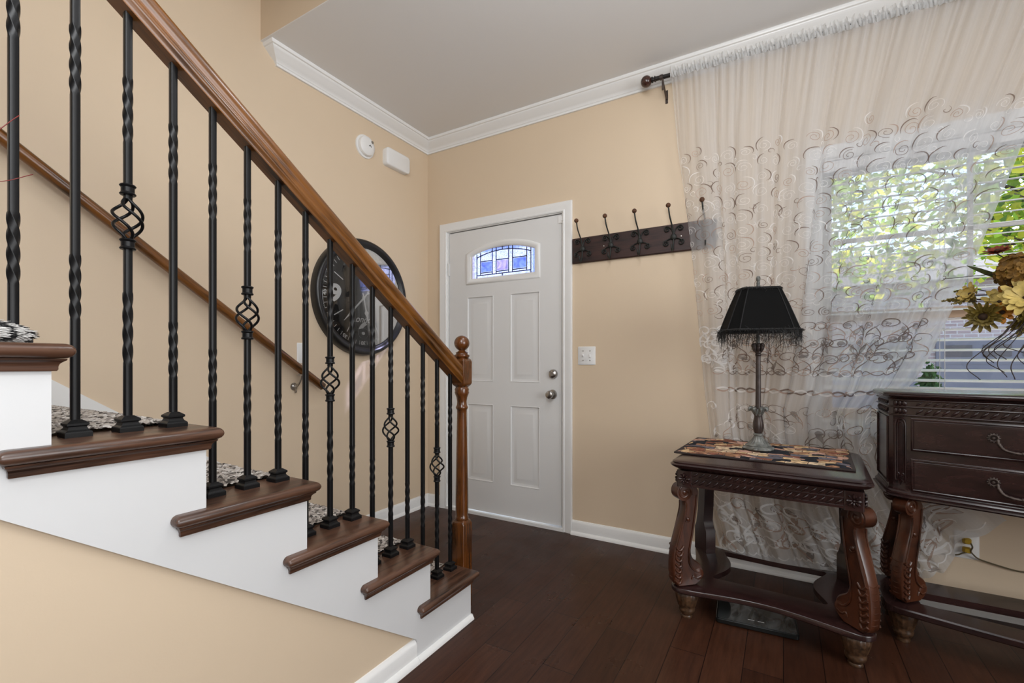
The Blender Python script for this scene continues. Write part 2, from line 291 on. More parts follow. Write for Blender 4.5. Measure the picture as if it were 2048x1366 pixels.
# ------------------------------------------------------------------ mesh helpers
class MB:
    """collects shapes and links them as ONE mesh object"""
    def __init__(s): s.v = []; s.f = []; s.M = Matrix.Identity(4); s.uv = None
    def add(s, vs, fs):
        o = len(s.v); s.v += [tuple(s.M @ Vector(p)) for p in vs]; s.f += [[i + o for i in f] for f in fs]
    def box(s, x0, x1, y0, y1, z0, z1):
        s.add([(x0, y0, z0), (x1, y0, z0), (x1, y1, z0), (x0, y1, z0), (x0, y0, z1), (x1, y0, z1), (x1, y1, z1), (x0, y1, z1)],
              [(0, 3, 2, 1), (4, 5, 6, 7), (0, 1, 5, 4), (1, 2, 6, 5), (2, 3, 7, 6), (3, 0, 4, 7)])
    def loft(s, rings, closed=False, cap=True):
        n = len(rings[0]); vs = [p for r in rings for p in r]; fs = []
        m = len(rings)
        for i in range(m if closed else m - 1):
            a = i * n; b = ((i + 1) % m) * n
            for j in range(n):
                k = (j + 1) % n; fs.append((a + j, a + k, b + k, b + j))
        if cap and not closed:
            fs.append(tuple(range(n - 1, -1, -1))); fs.append(tuple(range((m - 1) * n, m * n)))
        s.add(vs, fs)
    def strip(s, rings):
        """open profiles joined along their length (a sheet)"""
        n = len(rings[0]); fs = []
        for i in range(len(rings) - 1):
            for j in range(n - 1):
                fs.append((i * n + j, i * n + j + 1, (i + 1) * n + j + 1, (i + 1) * n + j))
        s.add([p for r in rings for p in r], fs)
    def tube(s, pts, r, n=8, cap=True, closed=False):
        P = [Vector(p) for p in pts]; m = len(P)
        rr = r if isinstance(r, (list, tuple)) else [r] * m
        rings = []; up = None
        for i in range(m):
            t = (P[(i + 1) % m] - P[i - 1]) if closed else (P[min(i + 1, m - 1)] - P[max(i - 1, 0)])
            t = t.normalized() if t.length > 1e-9 else Vector((0, 0, 1))
            if up is None:
                up = Vector((0, 0, 1)) if abs(t.z) < 0.9 else Vector((1, 0, 0))
            a = t.cross(up)
            if a.length < 1e-6: a = t.cross(Vector((0, 1, 0)))
            a.normalize(); b = a.cross(t).normalized(); up = b
            rings.append([tuple(P[i] + a * (rr[i] * math.cos(2 * math.pi * k / n)) + b * (rr[i] * math.sin(2 * math.pi * k / n))) for k in range(n)])
        s.loft(rings, closed, cap)
    def lathe(s, prof, c=(0, 0, 0), n=24, axis='Z', flute=0, fd=0.0, fr=(0, 0), cap=True):
        rings = []
        for (r, h) in prof:
            ring = []
            for k in range(n):
                a = 2 * math.pi * k / n
                q = r
                if flute and fr[0] <= h <= fr[1]: q = r * (1 - fd * (0.5 + 0.5 * math.cos(flute * a)))
                x, y = q * math.cos(a), q * math.sin(a)
                p = {'Z': (x, y, h), 'X': (h, x, y), 'Y': (y, h, x)}[axis]
                ring.append((p[0] + c[0], p[1] + c[1], p[2] + c[2]))
            rings.append(ring)
        s.loft(rings, cap=cap)
    def ball(s, c, r, n=16, m=10, sx=1, sy=1, sz=1):
        rings = []
        for i in range(1, m):
            a = math.pi * i / m
            rings.append([(c[0] + sx * r * math.sin(a) * math.cos(2 * math.pi * k / n), c[1] + sy * r * math.sin(a) * math.sin(2 * math.pi * k / n), c[2] - sz * r * math.cos(a)) for k in range(n)])
        o = [(c[0], c[1], c[2] - sz * r), (c[0], c[1], c[2] + sz * r)]
        vs = o + [p for q in rings for p in q]; fs = []
        for k in range(n):
            k2 = (k + 1) % n
            fs.append((0, 2 + k2, 2 + k)); L = 2 + (m - 2) * n; fs.append((1, L + k, L + k2))
            for i in range(m - 2):
                a = 2 + i * n; b = a + n; fs.append((a + k, a + k2, b + k2, b + k))
        s.add(vs, fs)
    def poly(s, pts, axis, h0, h1):
        """flat polygon pushed out along an axis; pts are (a,b) in the two other axes (X: y,z  Y: x,z  Z: x,y)"""
        f = {'X': lambda p, h: (h, p[0], p[1]), 'Y': lambda p, h: (p[0], h, p[1]), 'Z': lambda p, h: (p[0], p[1], h)}[axis]
        s.loft([[f(p, h0) for p in pts], [f(p, h1) for p in pts]])
    def build(s, name, mat, parent=None, smooth=35, off=(0, 0, 0)):
        me = bpy.data.meshes.new(name)
        if off != (0, 0, 0): vs = [(p[0] - off[0], p[1] - off[1], p[2] - off[2]) for p in s.v]
        else: vs = s.v
        me.from_pydata(vs, [], s.f); me.validate()
        if len(me.polygons) < 40000:
            import bmesh
            b = bmesh.new(); b.from_mesh(me); bmesh.ops.recalc_face_normals(b, faces=b.faces); b.to_mesh(me); b.free()
        me.materials.append(mat)
        if smooth:
            me.shade_smooth()
            if smooth < 180: me.set_sharp_from_angle(angle=R(smooth))
        o = bpy.data.objects.new(name, me); col.objects.link(o)
        if parent: o.parent = parent
        elif off != (0, 0, 0): o.location = off
        return o

def tag(o, label=None, cat=None, group=None, kind=None):
    if label: o['label'] = label
    if cat: o['category'] = cat
    if group: o['group'] = group
    if kind: o['kind'] = kind
    return o
def thing(name, label, cat, loc=(0, 0, 0), rz=0, group=None, kind=None):
    o = bpy.data.objects.new(name, None); col.objects.link(o); o.empty_display_size = 0.1
    o.location = loc; o.rotation_euler = (0, 0, rz)
    return tag(o, label, cat, group, kind)
def struct(name, mb, mat, label=None, cat=None, smooth=35):
    o = mb.build(name, mat, None, smooth); return tag(o, label, cat, kind='structure')
def rrect(x0, x1, y0, y1, r, n=5):
    pts = []
    for cx, cy, a0 in ((x1 - r, y0 + r, -90), (x1 - r, y1 - r, 0), (x0 + r, y1 - r, 90), (x0 + r, y0 + r, 180)):
        for k in range(n + 1):
            a = R(a0 + 90 * k / n); pts.append((cx + r * math.cos(a), cy + r * math.sin(a)))
    return pts
def lin(a, b, t): return a + (b - a) * t
def interp(tab, t):
    for i in range(len(tab) - 1):
        if t <= tab[i + 1][0]:
            k = (t - tab[i][0]) / (tab[i + 1][0] - tab[i][0]); return [lin(p, q, k) for p, q in zip(tab[i][1:], tab[i + 1][1:])]
    return list(tab[-1][1:])
def cr(pts, n):
    """smooth curve through points (Catmull-Rom)"""
    P = [Vector(p) for p in pts]; P = [P[0] * 2 - P[1]] + P + [P[-1] * 2 - P[-2]]; out = []
    for i in range(1, len(P) - 2):
        for k in range(n):
            t = k / n; a, b, c, d = P[i - 1:i + 3]
            out.append(0.5 * ((2 * b) + (c - a) * t + (2 * a - 5 * b + 4 * c - d) * t * t + (3 * b - a - 3 * c + d) * t ** 3))
    out.append(P[-2]); return out

# ------------------------------------------------------------------ room shell
YB, XA, ZC = 2.755, -2.37, 2.78
XR, YR = 3.2, -3.6           # right wall and rear wall, out of the picture
YO = 1.43                    # where the entry ceiling ends and the stairwell opens
XO = -1.10
m = MB(); m.box(XA - .1, XR + .1, YR - .1, YB + .12, -0.12, 0.0)
struct('floor', m, M['floor'], 'dark brown hardwood plank floor of the entry', 'floor')
m = MB(); m.box(XA - .1, XR + .1, YO + .115, YB + .12, ZC, ZC + .15); m.box(XO + .115, XR + .1, YR - .1, YO + .115, ZC, ZC + .15)
m.box(XA - .1, XO + .115, YO, YO + .115, ZC, ZC + .004); m.box(XO, XO + .115, YR - .1, YO, ZC, ZC + .004)
struct('ceiling', m, M['ceiling'], 'pale grey flat ceiling over the entry', 'ceiling')
m = MB(); m.box(XA - .12, XA, YR - .1, YB + .12, 0, 5.3)
struct('wall_left', m, M['wall'], 'beige painted stairwell wall carrying the clock', 'wall')
# door wall with a hole for the door and one for the window
DX0, DX1, DZ = -2.180, -1.226, 2.074
WX0, WX1, WZ0, WZ1 = 0.155, 1.31, 0.80, 2.095
m = MB(); y0, y1 = YB, YB + .14
m.box(XA - .12, DX0, y0, y1, 0, ZC); m.box(DX0, DX1, y0, y1, DZ, ZC); m.box(DX1, WX0, y0, y1, 0, ZC)
m.box(WX0, WX1, y0, y1, 0, WZ0); m.box(WX0, WX1, y0, y1, WZ1, ZC); m.box(WX1, XR + .1, y0, y1, 0, ZC)
struct('wall_back', m, M['wall'], 'beige painted wall with the front door and window', 'wall')
m = MB(); m.box(XR, XR + .12, YR - .1, YB + .12, 0, ZC); struct('wall_right', m, M['wall'])
m = MB(); m.box(XA - .1, XR + .1, YR - .12, YR, 0, 5.3); struct('wall_rear', m, M['wall'])
m = MB(); m.box(XA - .1, XO, YO, YO + .12, ZC + .004, 5.3); m.box(XO, XO + .12, YR, YO + .12, ZC + .004, 5.3)
struct('wall_upper', m, M['wall'], 'beige header wall rising above the entry ceiling edge', 'wall')
m = MB(); m.box(XA - .1, XO + .1, YR - .1, YO + .12, 5.3, 5.4); struct('ceiling_upper', m, M['ceiling'])

# crown moulding
CP = [(0, 0), (0.012, 0), (0.012, 0.012), (0.017, 0.015), (0.020, 0.023), (0.030, 0.030), (0.046, 0.042), (0.060, 0.056), (0.068, 0.062), (0.070, 0.068), (0.078, 0.070), (0.082, 0.076), (0.082, 0.086), (0, 0.086)]
z0 = ZC - .086
m = MB()
m.loft([[(XA, YO + .094 - a, z0 + b) for a, b in CP], [(XA + a, YO + .094 - a, z0 + b) for a, b in CP], [(XA + a, YB - a, z0 + b) for a, b in CP]])
struct('trim_1', m, M['trim'], 'white crown moulding above the clock', 'moulding')
m = MB(); m.loft([[(XA + a, YB - a, z0 + b) for a, b in CP], [(XR, YB - a, z0 + b) for a, b in CP]])
struct('trim_2', m, M['trim'], 'white crown moulding above the door and curtain', 'moulding')

# baseboards (board, eased top and quarter-round shoe in one profile)
BP = [(0, 0), (0.030, 0), (0.029, 0.007), (0.025, 0.014), (0.017, 0.019), (0.014, 0.020), (0.014, 0.072), (0.010, 0.080), (0.006, 0.086), (0.0, 0.088)]
def base_y(m, x, sgn, ya, yb): m.loft([[(x + sgn * a, ya, b) for a, b in BP], [(x + sgn * a, yb, b) for a, b in BP]])
def base_x(m, y, xa, xb): m.loft([[(xa, y - a, b) for a, b in BP], [(xb, y - a, b) for a, b in BP]])
m = MB(); base_y(m, XA, 1, 1.60, YB); struct('baseboard_left', m, M['trim'], 'white baseboard on the clock wall by the door', 'baseboard')
m = MB(); base_x(m, YB, XA, -2.243); struct('baseboard_back', m, M['trim'], 'short white baseboard between corner and door casing', 'baseboard')
m = MB(); base_x(m, YB, -1.168, XR); struct('baseboard_right', m, M['trim'], 'white baseboard running right from the door behind the table', 'baseboard')

# ------------------------------------------------------------------ front door
dr = thing('door_1', 'white six panel front door with arched leaded window', 'door', (-1.7, YB, 0), kind='structure')
o_ = (-1.7, YB, 0)
CS = [(0, 0), (0.0, 0.012), (0.006, 0.016), (0.014, 0.011), (0.030, 0.014), (0.048, 0.018), (0.060, 0.018), (0.064, 0.013), (0.064, 0)]
def casing(m, x0, x1, ztop, y, prof, zb=0.0, bottom=False):
    """mitred casing: inner edge at the opening, prof = (outward, projection)"""
    path = [(x0, zb, -1, 0), (x0, ztop, -1, 1), (x1, ztop, 1, 1), (x1, zb, 1, 0)]
    if bottom: path = [(x0, zb, -1, -1), (x0, ztop, -1, 1), (x1, ztop, 1, 1), (x1, zb, 1, -1)]
    m.loft([[(x + sx * a, y - b, z + sz * a) for a, b in prof] for x, z, sx, sz in path], closed=bottom)
m = MB(); casing(m, DX0 + .003, DX1 - .003, DZ - .005, YB, CS)
m.build('casing', M['trim'], dr, off=o_)
m = MB()                                                            # jambs and head, with the stop the slab closes against
m.box(DX0, DX0 + .014, YB, YB + .13, 0, DZ); m.box(DX1 - .014, DX1, YB, YB + .13, 0, DZ); m.box(DX0 + .014, DX1 - .014, YB, YB + .13, DZ - .010, DZ)
m.build('jamb', M['trim'], dr, off=o_)
m = MB()
for q in ((DX0 + .014, DX0 + .034, .02, DZ - .01), (DX1 - .034, DX1 - .014, .02, DZ - .01), (DX0 + .034, DX1 - .034, DZ - .034, DZ - .01)): m.box(q[0], q[1], YB + .035, YB + .046, q[2], q[3])
m.build('weatherstrip', M['darkgap'], dr, off=o_)
m = MB(); m.box(DX0, DX1, YB - .016, YB + .13, 0, 0.020); m.build('threshold', M['trim'], dr, off=o_)
SX0, SX1, SZ0, SZ1 = -2.1615, -1.2455, 0.027, 2.0575
SY = YB + .006
panels = [(-2.000, -1.772, .958, 1.572), (-1.634, -1.402, .958, 1.572), (-2.000, -1.772, .242, .796), (-1.634, -1.402, .242, .796)]
GX0, GX1, GZ0, GZ1, GZT = -1.962, -1.425, 1.691, 1.858, 1.914      # glass: bottom, side height, crown of the arch
GC = (GX0 + GX1) / 2
xs = sorted({SX0, SX1, -2.0, -1.772, -1.634, -1.402, GX0 + .01, GX1 - .01, GC - .19, GC + .19}); zs = sorted({SZ0, SZ1, .242, .796, .958, 1.572, GZ0 + .01, 1.880, 1.912})
m = MB()
for i in range(len(xs) - 1):
    for j in range(len(zs) - 1):
        cx, cz = (xs[i] + xs[i + 1]) / 2, (zs[j] + zs[j + 1]) / 2
        if any(a < cx < b and c < cz < d for a, b, c, d in panels): continue
        if GX0 < cx < GX1 and GZ0 < cz < 1.88: continue
        if abs(cx - GC) < .19 and GZ0 < cz < 1.912: continue
        m.add([(xs[i], SY, zs[j]), (xs[i + 1], SY, zs[j]), (xs[i + 1], SY, zs[j + 1]), (xs[i], SY, zs[j + 1])], [(0, 1, 2, 3)])
for a, b, c, d in panels:                                           # sunk moulding ring and raised field of each panel
    st = [(0, 0), (.004, -.002), (.010, .007), (.020, .009), (.024, .009), (.050, .0015), (.056, .001)]
    rings = [[(a + q, SY + h, c + q), (b - q, SY + h, c + q), (b - q, SY + h, d - q), (a + q, SY + h, d - q)] for q, h in st]
    m.loft(rings, cap=False); m.add(rings[-1], [(0, 1, 2, 3)])
for (x0, x1, zz0, zz1) in ((SX0, SX0, SZ0, SZ1), (SX1, SX1, SZ0, SZ1)):
    m.add([(x0, SY, zz0), (x0, SY + .028, zz0), (x0, SY + .028, zz1), (x0, SY, zz1)], [(0, 1, 2, 3)])
for zz in (SZ0, SZ1): m.add([(SX0, SY, zz), (SX1, SY, zz), (SX1, SY + .028, zz), (SX0, SY + .028, zz)], [(0, 1, 2, 3)])
yb_ = SY + .028
for (a, b, c, d) in ((SX0, GX0 + .01, SZ0, SZ1), (GX1 - .01, SX1, SZ0, SZ1), (GX0 + .01, GX1 - .01, SZ0, GZ0 + .01), (GX0 + .01, GX1 - .01, 1.912, SZ1)):
    m.add([(a, yb_, c), (b, yb_, c), (b, yb_, d), (a, yb_, d)], [(0, 1, 2, 3)])
slab = m.build('slab', M['door'], dr, smooth=20, off=o_)
def arch(x0, x1, zb, zs_, zt, n=20):
    """outline of a box with a segmental arched top"""
    w_ = (x1 - x0) / 2; h = zt - zs_; r = (w_ * w_ + h * h) / (2 * h); cx = (x0 + x1) / 2; cz = zt - r; a = math.asin(w_ / r)
    return [(x0, zb), (x1, zb)] + [(cx + r * math.sin(a - 2 * a * k / n), cz + r * math.cos(a - 2 * a * k / n)) for k in range(n + 1)]
fo = lambda q: arch(-2.007 + q, -1.400 - q, 1.660 + q, 1.889 - q * .6, 1.955 - q)
m = MB()
rings = [[(x, SY - h, z) for x, z in fo(q)] for q, h in ((0, 0), (.004, .008), (.010, .011), (.022, .011), (.030, .007), (.038, .006), (.045, -.004))]
m.loft(rings, cap=False)
m.build('window_frame', M['trim'], dr, smooth=50, off=o_)
gl_ = lambda y: [(x, y, z) for x, z in arch(GX0 - .002, GX1 + .002, GZ0 - .002, GZ1, GZT)]
m = MB(); g = gl_(SY + .006); m.add(g, [tuple(range(len(g)))])
gp = m.build('arched_glass', M['rainglass'], dr, smooth=0, off=o_)
GC = (GX0 + GX1) / 2; cyl_r = None
w_ = (GX1 - GX0) / 2; h_ = GZT - GZ1; r_ = (w_ * w_ + h_ * h_) / (2 * h_)
def arcz(x, drop=0): return GZT - r_ + math.sqrt(max(0, r_ * r_ - (x - GC) ** 2)) - drop
m = MB()
def came(x0, z0_, x1, z1_): m.tube([(x0, SY + .004, z0_), (x1, SY + .004, z1_)], .0034, 6)
K = lambda cx: GX0 + (cx - 560) / (1455 - 560) * (GX1 - GX0)       # crossings read off along the glass
vx = {n_: K(n_) for n_ in (638, 690, 858, 912, 1082, 1135, 1322, 1375)}
zl = 1.722
came(vx[638], zl, vx[1375], zl)
for n_ in (638, 1375): came(vx[n_], GZ0, vx[n_], arcz(vx[n_]))
for n_ in (690, 858, 912, 1082, 1135, 1322): came(vx[n_], zl, vx[n_], arcz(vx[n_]))
px_ = [vx[638] + (vx[1375] - vx[638]) * k / 14 for k in range(15)]
m.tube([(x, SY + .004, arcz(x, .026)) for x in px_], .0034, 6)
for a, b in ((690, 858), (912, 1082), (1135, 1322)):
    came(vx[a], zl + .016, vx[b], zl + .016); came(vx[a], zl + .098, vx[b], zl + .098)
came((vx[912] + vx[1082]) / 2, GZ0, (vx[912] + vx[1082]) / 2, zl); came((vx[912] + vx[1082]) / 2, arcz(GC, .026), (vx[912] + vx[1082]) / 2, arcz(GC))
m.tube([(GX0 + .004, SY + .004, GZ0), (GX0 + .004, SY + .004, GZ1)], .003, 6)
m.build('leading', M['lead'], gp, off=o_)
for a, b, mt in ((690, 858, 'bevelblue'), (912, 1082, 'bevelpink'), (1135, 1322, 'bevelblue')):
    x0, x1, zz0, zz1 = vx[a] + .006, vx[b] - .006, zl + .022, zl + .092; xm, zm = (x0 + x1) / 2, (zz0 + zz1) / 2
    m = MB(); m.add([(x0, SY + .004, zz0), (x1, SY + .004, zz0), (x1, SY + .004, zz1), (x0, SY + .004, zz1), (xm, SY - .004, zm)], [(0, 1, 4), (1, 2, 4), (2, 3, 4), (3, 0, 4)])
    bo = m.build('bevelled_pane', M[mt], gp, smooth=0, off=o_); tag(bo, 'pink tinted bevelled pane' if mt == 'bevelpink' else 'blue tinted bevelled pane')
m = MB(); m.lathe([(0.001, -.030), (.012, -.030), (.014, -.024), (.026, -.018), (.031, -.008), (.031, 0)], (-1.303, SY, 1.018), 24, 'Y')
m.box(-1.3045, -1.3015, SY - .034, SY - .028, 1.010, 1.026); m.build('deadbolt', M['nickel'], dr, off=o_)
m = MB(); m.lathe([(0.001, -.066), (.014, -.066), (.024, -.060), (.027, -.050), (.024, -.038), (.014, -.030), (.012, -.012), (.030, -.009), (.032, 0)], (-1.309, SY, .884), 24, 'Y')
kn = m.build('knob', M['nickel'], dr, off=o_)
for zz in (1.79, 1.03, .23):
    m = MB(); m.tube([(SX0 - .004, SY - .006, zz - .045), (SX0 - .004, SY - .006, zz + .045)], .0065, 8); m.box(SX0 - .018, SX0 + .004, SY - .002, SY, zz - .045, zz + .045)
    m.build('hinge', M['door'], dr, off=o_)
m = MB(); m.box(SX1 - .018, SX1 + .012, SY - .008, SY, 2.000, 2.045); m.box(SX1 + .004, SX1 + .016, SY - .014, SY - .004, 2.012, 2.022); m.build('door_contact', M['trim'], dr, off=o_)

# ------------------------------------------------------------------ window
wd = thing('window_1', 'white double hung window behind the sheer curtain', 'window', (WX0, YB, WZ0), kind='structure'); wo = (WX0, YB, WZ0)
m = MB(); casing(m, WX0 + .004, WX1 - .004, WZ1 - .004, YB, CS, WZ0 + .004, True); m.build('casing', M['trim'], wd, off=wo)
m = MB()
m.box(WX0 - .0, WX0 + .012, YB, YB + .14, WZ0, WZ1); m.box(WX1 - .012, WX1, YB, YB + .14, WZ0, WZ1); m.box(WX0 + .012, WX1 - .012, YB, YB + .14, WZ1 - .012, WZ1); m.box(WX0 + .012, WX1 - .012, YB, YB + .14, WZ0, WZ0 + .012)
m.build('jamb', M['trim'], wd, off=wo)
def sash(name, zz0, zz1, y, mull):
    m = MB(); a, b, t = WX0 + .012, WX1 - .012, .045; mt = M['vinyl'] if mull else M['sashtan']
    m.box(a, a + t, y, y + .03, zz0, zz1); m.box(b - t, b, y, y + .03, zz0, zz1); m.box(a + t, b - t, y, y + .03, zz0, zz0 + .05); m.box(a + t, b - t, y, y + .03, zz1 - .05, zz1)
    f = m.build(name, mt, wd, off=wo)
    if mull:
        m = MB(); m.box((a + b) / 2 - .009, (a + b) / 2 + .009, y + .008, y + .022, zz0 + .05, zz1 - .05); m.box(a + t, b - t, y + .008, y + .022, 1.692, 1.712); m.build('muntin', M['vinyl'], f, off=wo)
    m = MB(); m.box(a + t, b - t, y + .013, y + .017, zz0 + .05, zz1 - .05); m.build('pane', M['glass'], f, off=wo)
sash('upper_sash', 1.295, WZ1 - .012, YB + .100, True)
sash('lower_sash', WZ0 + .012, 1.345, YB + .068, False)

bl = thing('window_blind', 'white horizontal slat blind lowered inside the window frame', 'blind', (WX0, YB + .03, 1.0)); bo = (WX0, YB + .03, 1.0)
m = MB(); m.box(WX0 + .016, WX1 - .016, YB + .006, YB + .058, 2.030, 2.080); m.build('headrail', M['blind'], bl, off=bo)
m = MB(); yc = YB + .034; zz = 1.010
while zz < 2.02:
    ring = []
    for x in (WX0 + .018, WX1 - .018):
        prof = [(-.025, -.0068), (-.012, -.0022), (0, .0008), (.012, .0024), (.025, .0022)]
        ring.append([(x, yc + a, zz + b) for a, b in prof] + [(x, yc + a, zz + b + .0026) for a, b in prof[::-1]])
    m.loft(ring); zz += .0456
m.build('slat', M['blind'], bl, off=bo)
m = MB(); m.box(WX0 + .018, WX1 - .018, yc - .026, yc + .026, .958, .978); m.build('bottom_rail', M['blind'], bl, off=bo)
m = MB()
for x in (WX0 + .13, .605, .622, WX1 - .16, WX1 - .143): m.tube([(x, yc - .027, 2.04), (x, yc - .027, .968)], .0013, 5)
m.build('lift_cord', M['blind'], bl, off=bo)

# ------------------------------------------------------------------ staircase
RUN, RISE = 0.2622, 0.1843
XP = -1.150                                                        # face of the white stringer
XC = -1.290                                                        # where the carpet meets the wooden tread ends
NS = 10
def SYk(k): return 1.614 - RUN * (k - 1)                           # riser of step k (1 = lowest)
def SZk(k): return 0.199 + RISE * (k - 1)                          # top of tread k
st = thing('staircase', 'white and walnut staircase with speckled grey carpet', 'staircase', (-1.7, 1.6, 0)); so = (-1.7, 1.6, 0)
def lower(y): return 0.080 + 0.7105 * (1.278 - y)
yt = SYk(NS + 1)
pts = [(1.614, 0.0)]
for k in range(1, NS + 1): pts += [(SYk(k), SZk(k) - .028), (SYk(k + 1), SZk(k) - .028)]
pts += [(yt, lower(yt)), (1.278, .080), (1.278, 0.0)]
m = MB(); m.poly(pts, 'X', XP - .015, XP)
m.build('stringer', M['skirt'], st, smooth=0, off=so)
m = MB(); SH = [(0, 0), (.018, 0), (.0166, .007), (.0127, .0127), (.007, .0166), (0, .018)]
m.loft([[(XP + a, 1.278, b) for a, b in SH], [(XP + a, 1.614, b) for a, b in SH]])
m.loft([[(XP - .10, 1.614 + a, b) for a, b in SH], [(XP, 1.614 + a, b) for a, b in SH]])
m.build('shoe_moulding', M['trim'], st, off=so)
for k in range(1, NS + 1):                                         # white risers beside the carpet
    m = MB(); m.box(XA + .02, XP - .016, SYk(k) - .016, SYk(k), (SZk(k - 1) if k > 1 else 0.0), SZk(k) - .03); m.build('riser', M['skirt'], st, smooth=0, off=so)
def tread_outline(k, q):
    yf, yb, ybk = SYk(k) + .017 + q, SYk(k + 1) - .062 - q, SYk(k + 1) + .001
    xo = XP + .018 + q; r = .006
    return [(XC, yf), (xo - r, yf), (xo - r * .3, yf - r * .3), (xo, yf - r), (xo, yb + r), (xo - r * .3, yb + r * .3), (xo - r, yb), (XP + .001, yb), (XP + .001, ybk), (XC, ybk)]
def cove_outline(k, q):
    yf, yb, ybk = SYk(k) + q, SYk(k + 1) - .052 - q * .6, SYk(k + 1) + .001
    xo = XP + q
    return [(XC, yf), (xo, yf), (xo, yb), (XP - .002, yb), (XP - .002, ybk), (XC, ybk)]
for k in range(1, NS + 1):
    m = MB(); t2 = .0135; zc_ = SZk(k) - t2
    rings = [[(x, y, zc_ + t2 * math.sin(R(a))) for x, y in tread_outline(k, t2 * math.cos(R(a)) - .0025)] for a in (-90, -70, -45, -20, 0, 20, 45, 65, 78, 90)]
    m.loft(rings)
    cv = [(.006, -.050), (.0075, -.047), (.0075, -.042), (.009, -.037), (.013, -.033), (.0165, -.031), (.0175, -.0275)]
    m.loft([[(x, y, SZk(k) + h) for x, y in cove_outline(k, q)] for q, h in cv])
    m.build('tread', M['walnut'], st, smooth=40, off=so)
rnd = random.Random(4)
for k in range(1, NS + 1):                                         # carpet over tread, nosing and riser; pile made of small tufts
    path = []
    yb, yf, zt = SYk(k + 1) + .004, SYk(k) - .010, SZk(k) + .004
    fine = 2 <= k <= 6
    d = .0075 if fine else .03
    nrow = int((yf - yb) / d)
    for i in range(nrow + 1): path.append((lin(yb, yf, i / nrow), zt, 0, 1))
    for a in (25, 50, 75, 100, 130): path.append((yf + .020 * math.sin(R(a)), zt - .020 + .020 * math.cos(R(a)), math.sin(R(a)), math.cos(R(a))))
    zb_ = SZk(k - 1) + .004 if k > 1 else .004
    n2 = max(2, int((zt - .04 - zb_) / d))
    for i in range(n2 + 1): path.append((SYk(k) + .008, lin(zt - .036, zb_, i / n2), 1, 0))
    nx = int((XC - XA - .01) / d)
    rings = []
    for (y, z, ny, nz) in path:
        row = []
        for j in range(nx + 1):
            h = (rnd.random() * .0075 if fine else 0)
            row.append((lin(XA + .008, XC + .002, j / nx) + (rnd.random() - .5) * d * .5, y + ny * h, z + nz * h))
        rings.append(row)
    m = MB(); m.strip(rings); m.build('carpet', M['carpet'], st, smooth=180 if not fine else 0, off=so)
m = MB()                                                           # white skirt board climbing the clock wall
lo = lambda y: 1.022 - .703 * (y - .626)
pts = [(1.60, 0), (1.60, .088), (1.60 + .02, lo(1.60))]
ye = yt
pts = [(1.66, 0), (1.66, lo(1.66)), (ye, lo(ye)), (ye, lo(ye) - .5), (1.0, 0)]
m.poly(pts, 'X', XA, XA + .016); m.build('skirt_board', M['trim'], st, smooth=0, off=so)
# wall below the stringer
pts = [(YR, 0), (1.278, 0), (1.278, .079), (yt, lower(yt) - .001), (YR, lower(yt) - .001)]
m = MB(); m.poly(pts, 'X', XP - .10, XP - .014); struct('wall_stairs', m, M['wall'], 'beige drywall triangle under the white stringer', 'wall', smooth=0)
BP2 = [(0, 0), (.032, 0), (.031, .007), (.027, .014), (.019, .019), (.0155, .020), (.0155, .064), (.012, .071), (.0075, .075), (.004, .080), (0, .081)]
m = MB(); m.loft([[(XP - .014 + a, YR, b) for a, b in BP2], [(XP - .014 + a, 1.2765, b) for a, b in BP2]])
struct('baseboard_stairs', m, M['trim'], 'white baseboard below the beige wall under the stairs', 'baseboard')

# ------------------------------------------------------------------ stair railing
XB = -1.240
rl = thing('stair_railing', 'oak handrail on black twisted iron balusters beside the stairs', 'stair railing', (XB, 1.672, 0)); ro = (XB, 1.672, 0)
SL = math.atan(.7125); cs_, sn_ = math.cos(SL), math.sin(SL)
def zrail(y): return 1.862 - .7125 * (y - .43)                      # underside of the handrail
HP = [(.022, 0), (.023, .008), (.0285, .012), (.0305, .017), (.0300, .024), (.0262, .028), (.0258, .033), (.0285, .037), (.0312, .044), (.0305, .055), (.0262, .064), (.018, .071), (.008, .0745)]
prof = HP + [(-a, b) for a, b in HP[::-1]]
def rail_ring(y, vertical=False):
    z = zrail(y)
    if vertical: return [(XB + a, y, z + b / cs_) for a, b in prof]
    return [(XB + a, y + b * sn_, z + b * cs_) for a, b in prof]
m = MB(); m.loft([rail_ring(1.6405, True)] + [rail_ring(y) for y in (1.58, .5, -.9)])
m.build('handrail', M['oak'], rl, smooth=50, off=ro)
# newel post
NY = 1.672
m = MB()
def sq(h, z, c=0.0): 
    if c == 0: return [(XB - h, NY - h, z), (XB + h, NY - h, z), (XB + h, NY + h, z), (XB - h, NY + h, z)]
    return [(XB + a, NY + b, z) for a, b in ((-h + c, -h), (h - c, -h), (h, -h + c), (h, h - c), (h - c, h), (-h + c, h), (-h, h - c), (-h, -h + c))]
m.loft([sq(.0325, 0, .002), sq(.0325, .372, .002), sq(.029, .385, .004), sq(.022, .394, .008)])
m.loft([sq(.022, .980, .008), sq(.030, .990, .004), sq(.0325, .998, .002), sq(.0325, 1.094, .002), sq(.030, 1.104, .004), sq(.022, 1.113, .008)])
m.lathe([(.024, .388), (.0295, .392), (.0305, .399), (.0285, .405), (.0265, .409), (.0285, .43), (.0285, .47), (.0265, .60), (.0235, .78), (.0215, .865), (.0225, .880), (.0265, .885), (.0275, .891), (.0245, .897), (.0225, .902),
         (.0215, .916), (.0245, .935), (.0295, .948), (.0325, .956), (.0305, .963), (.0325, .970), (.029, .978), (.024, .985)], (XB, NY, 0), 28)
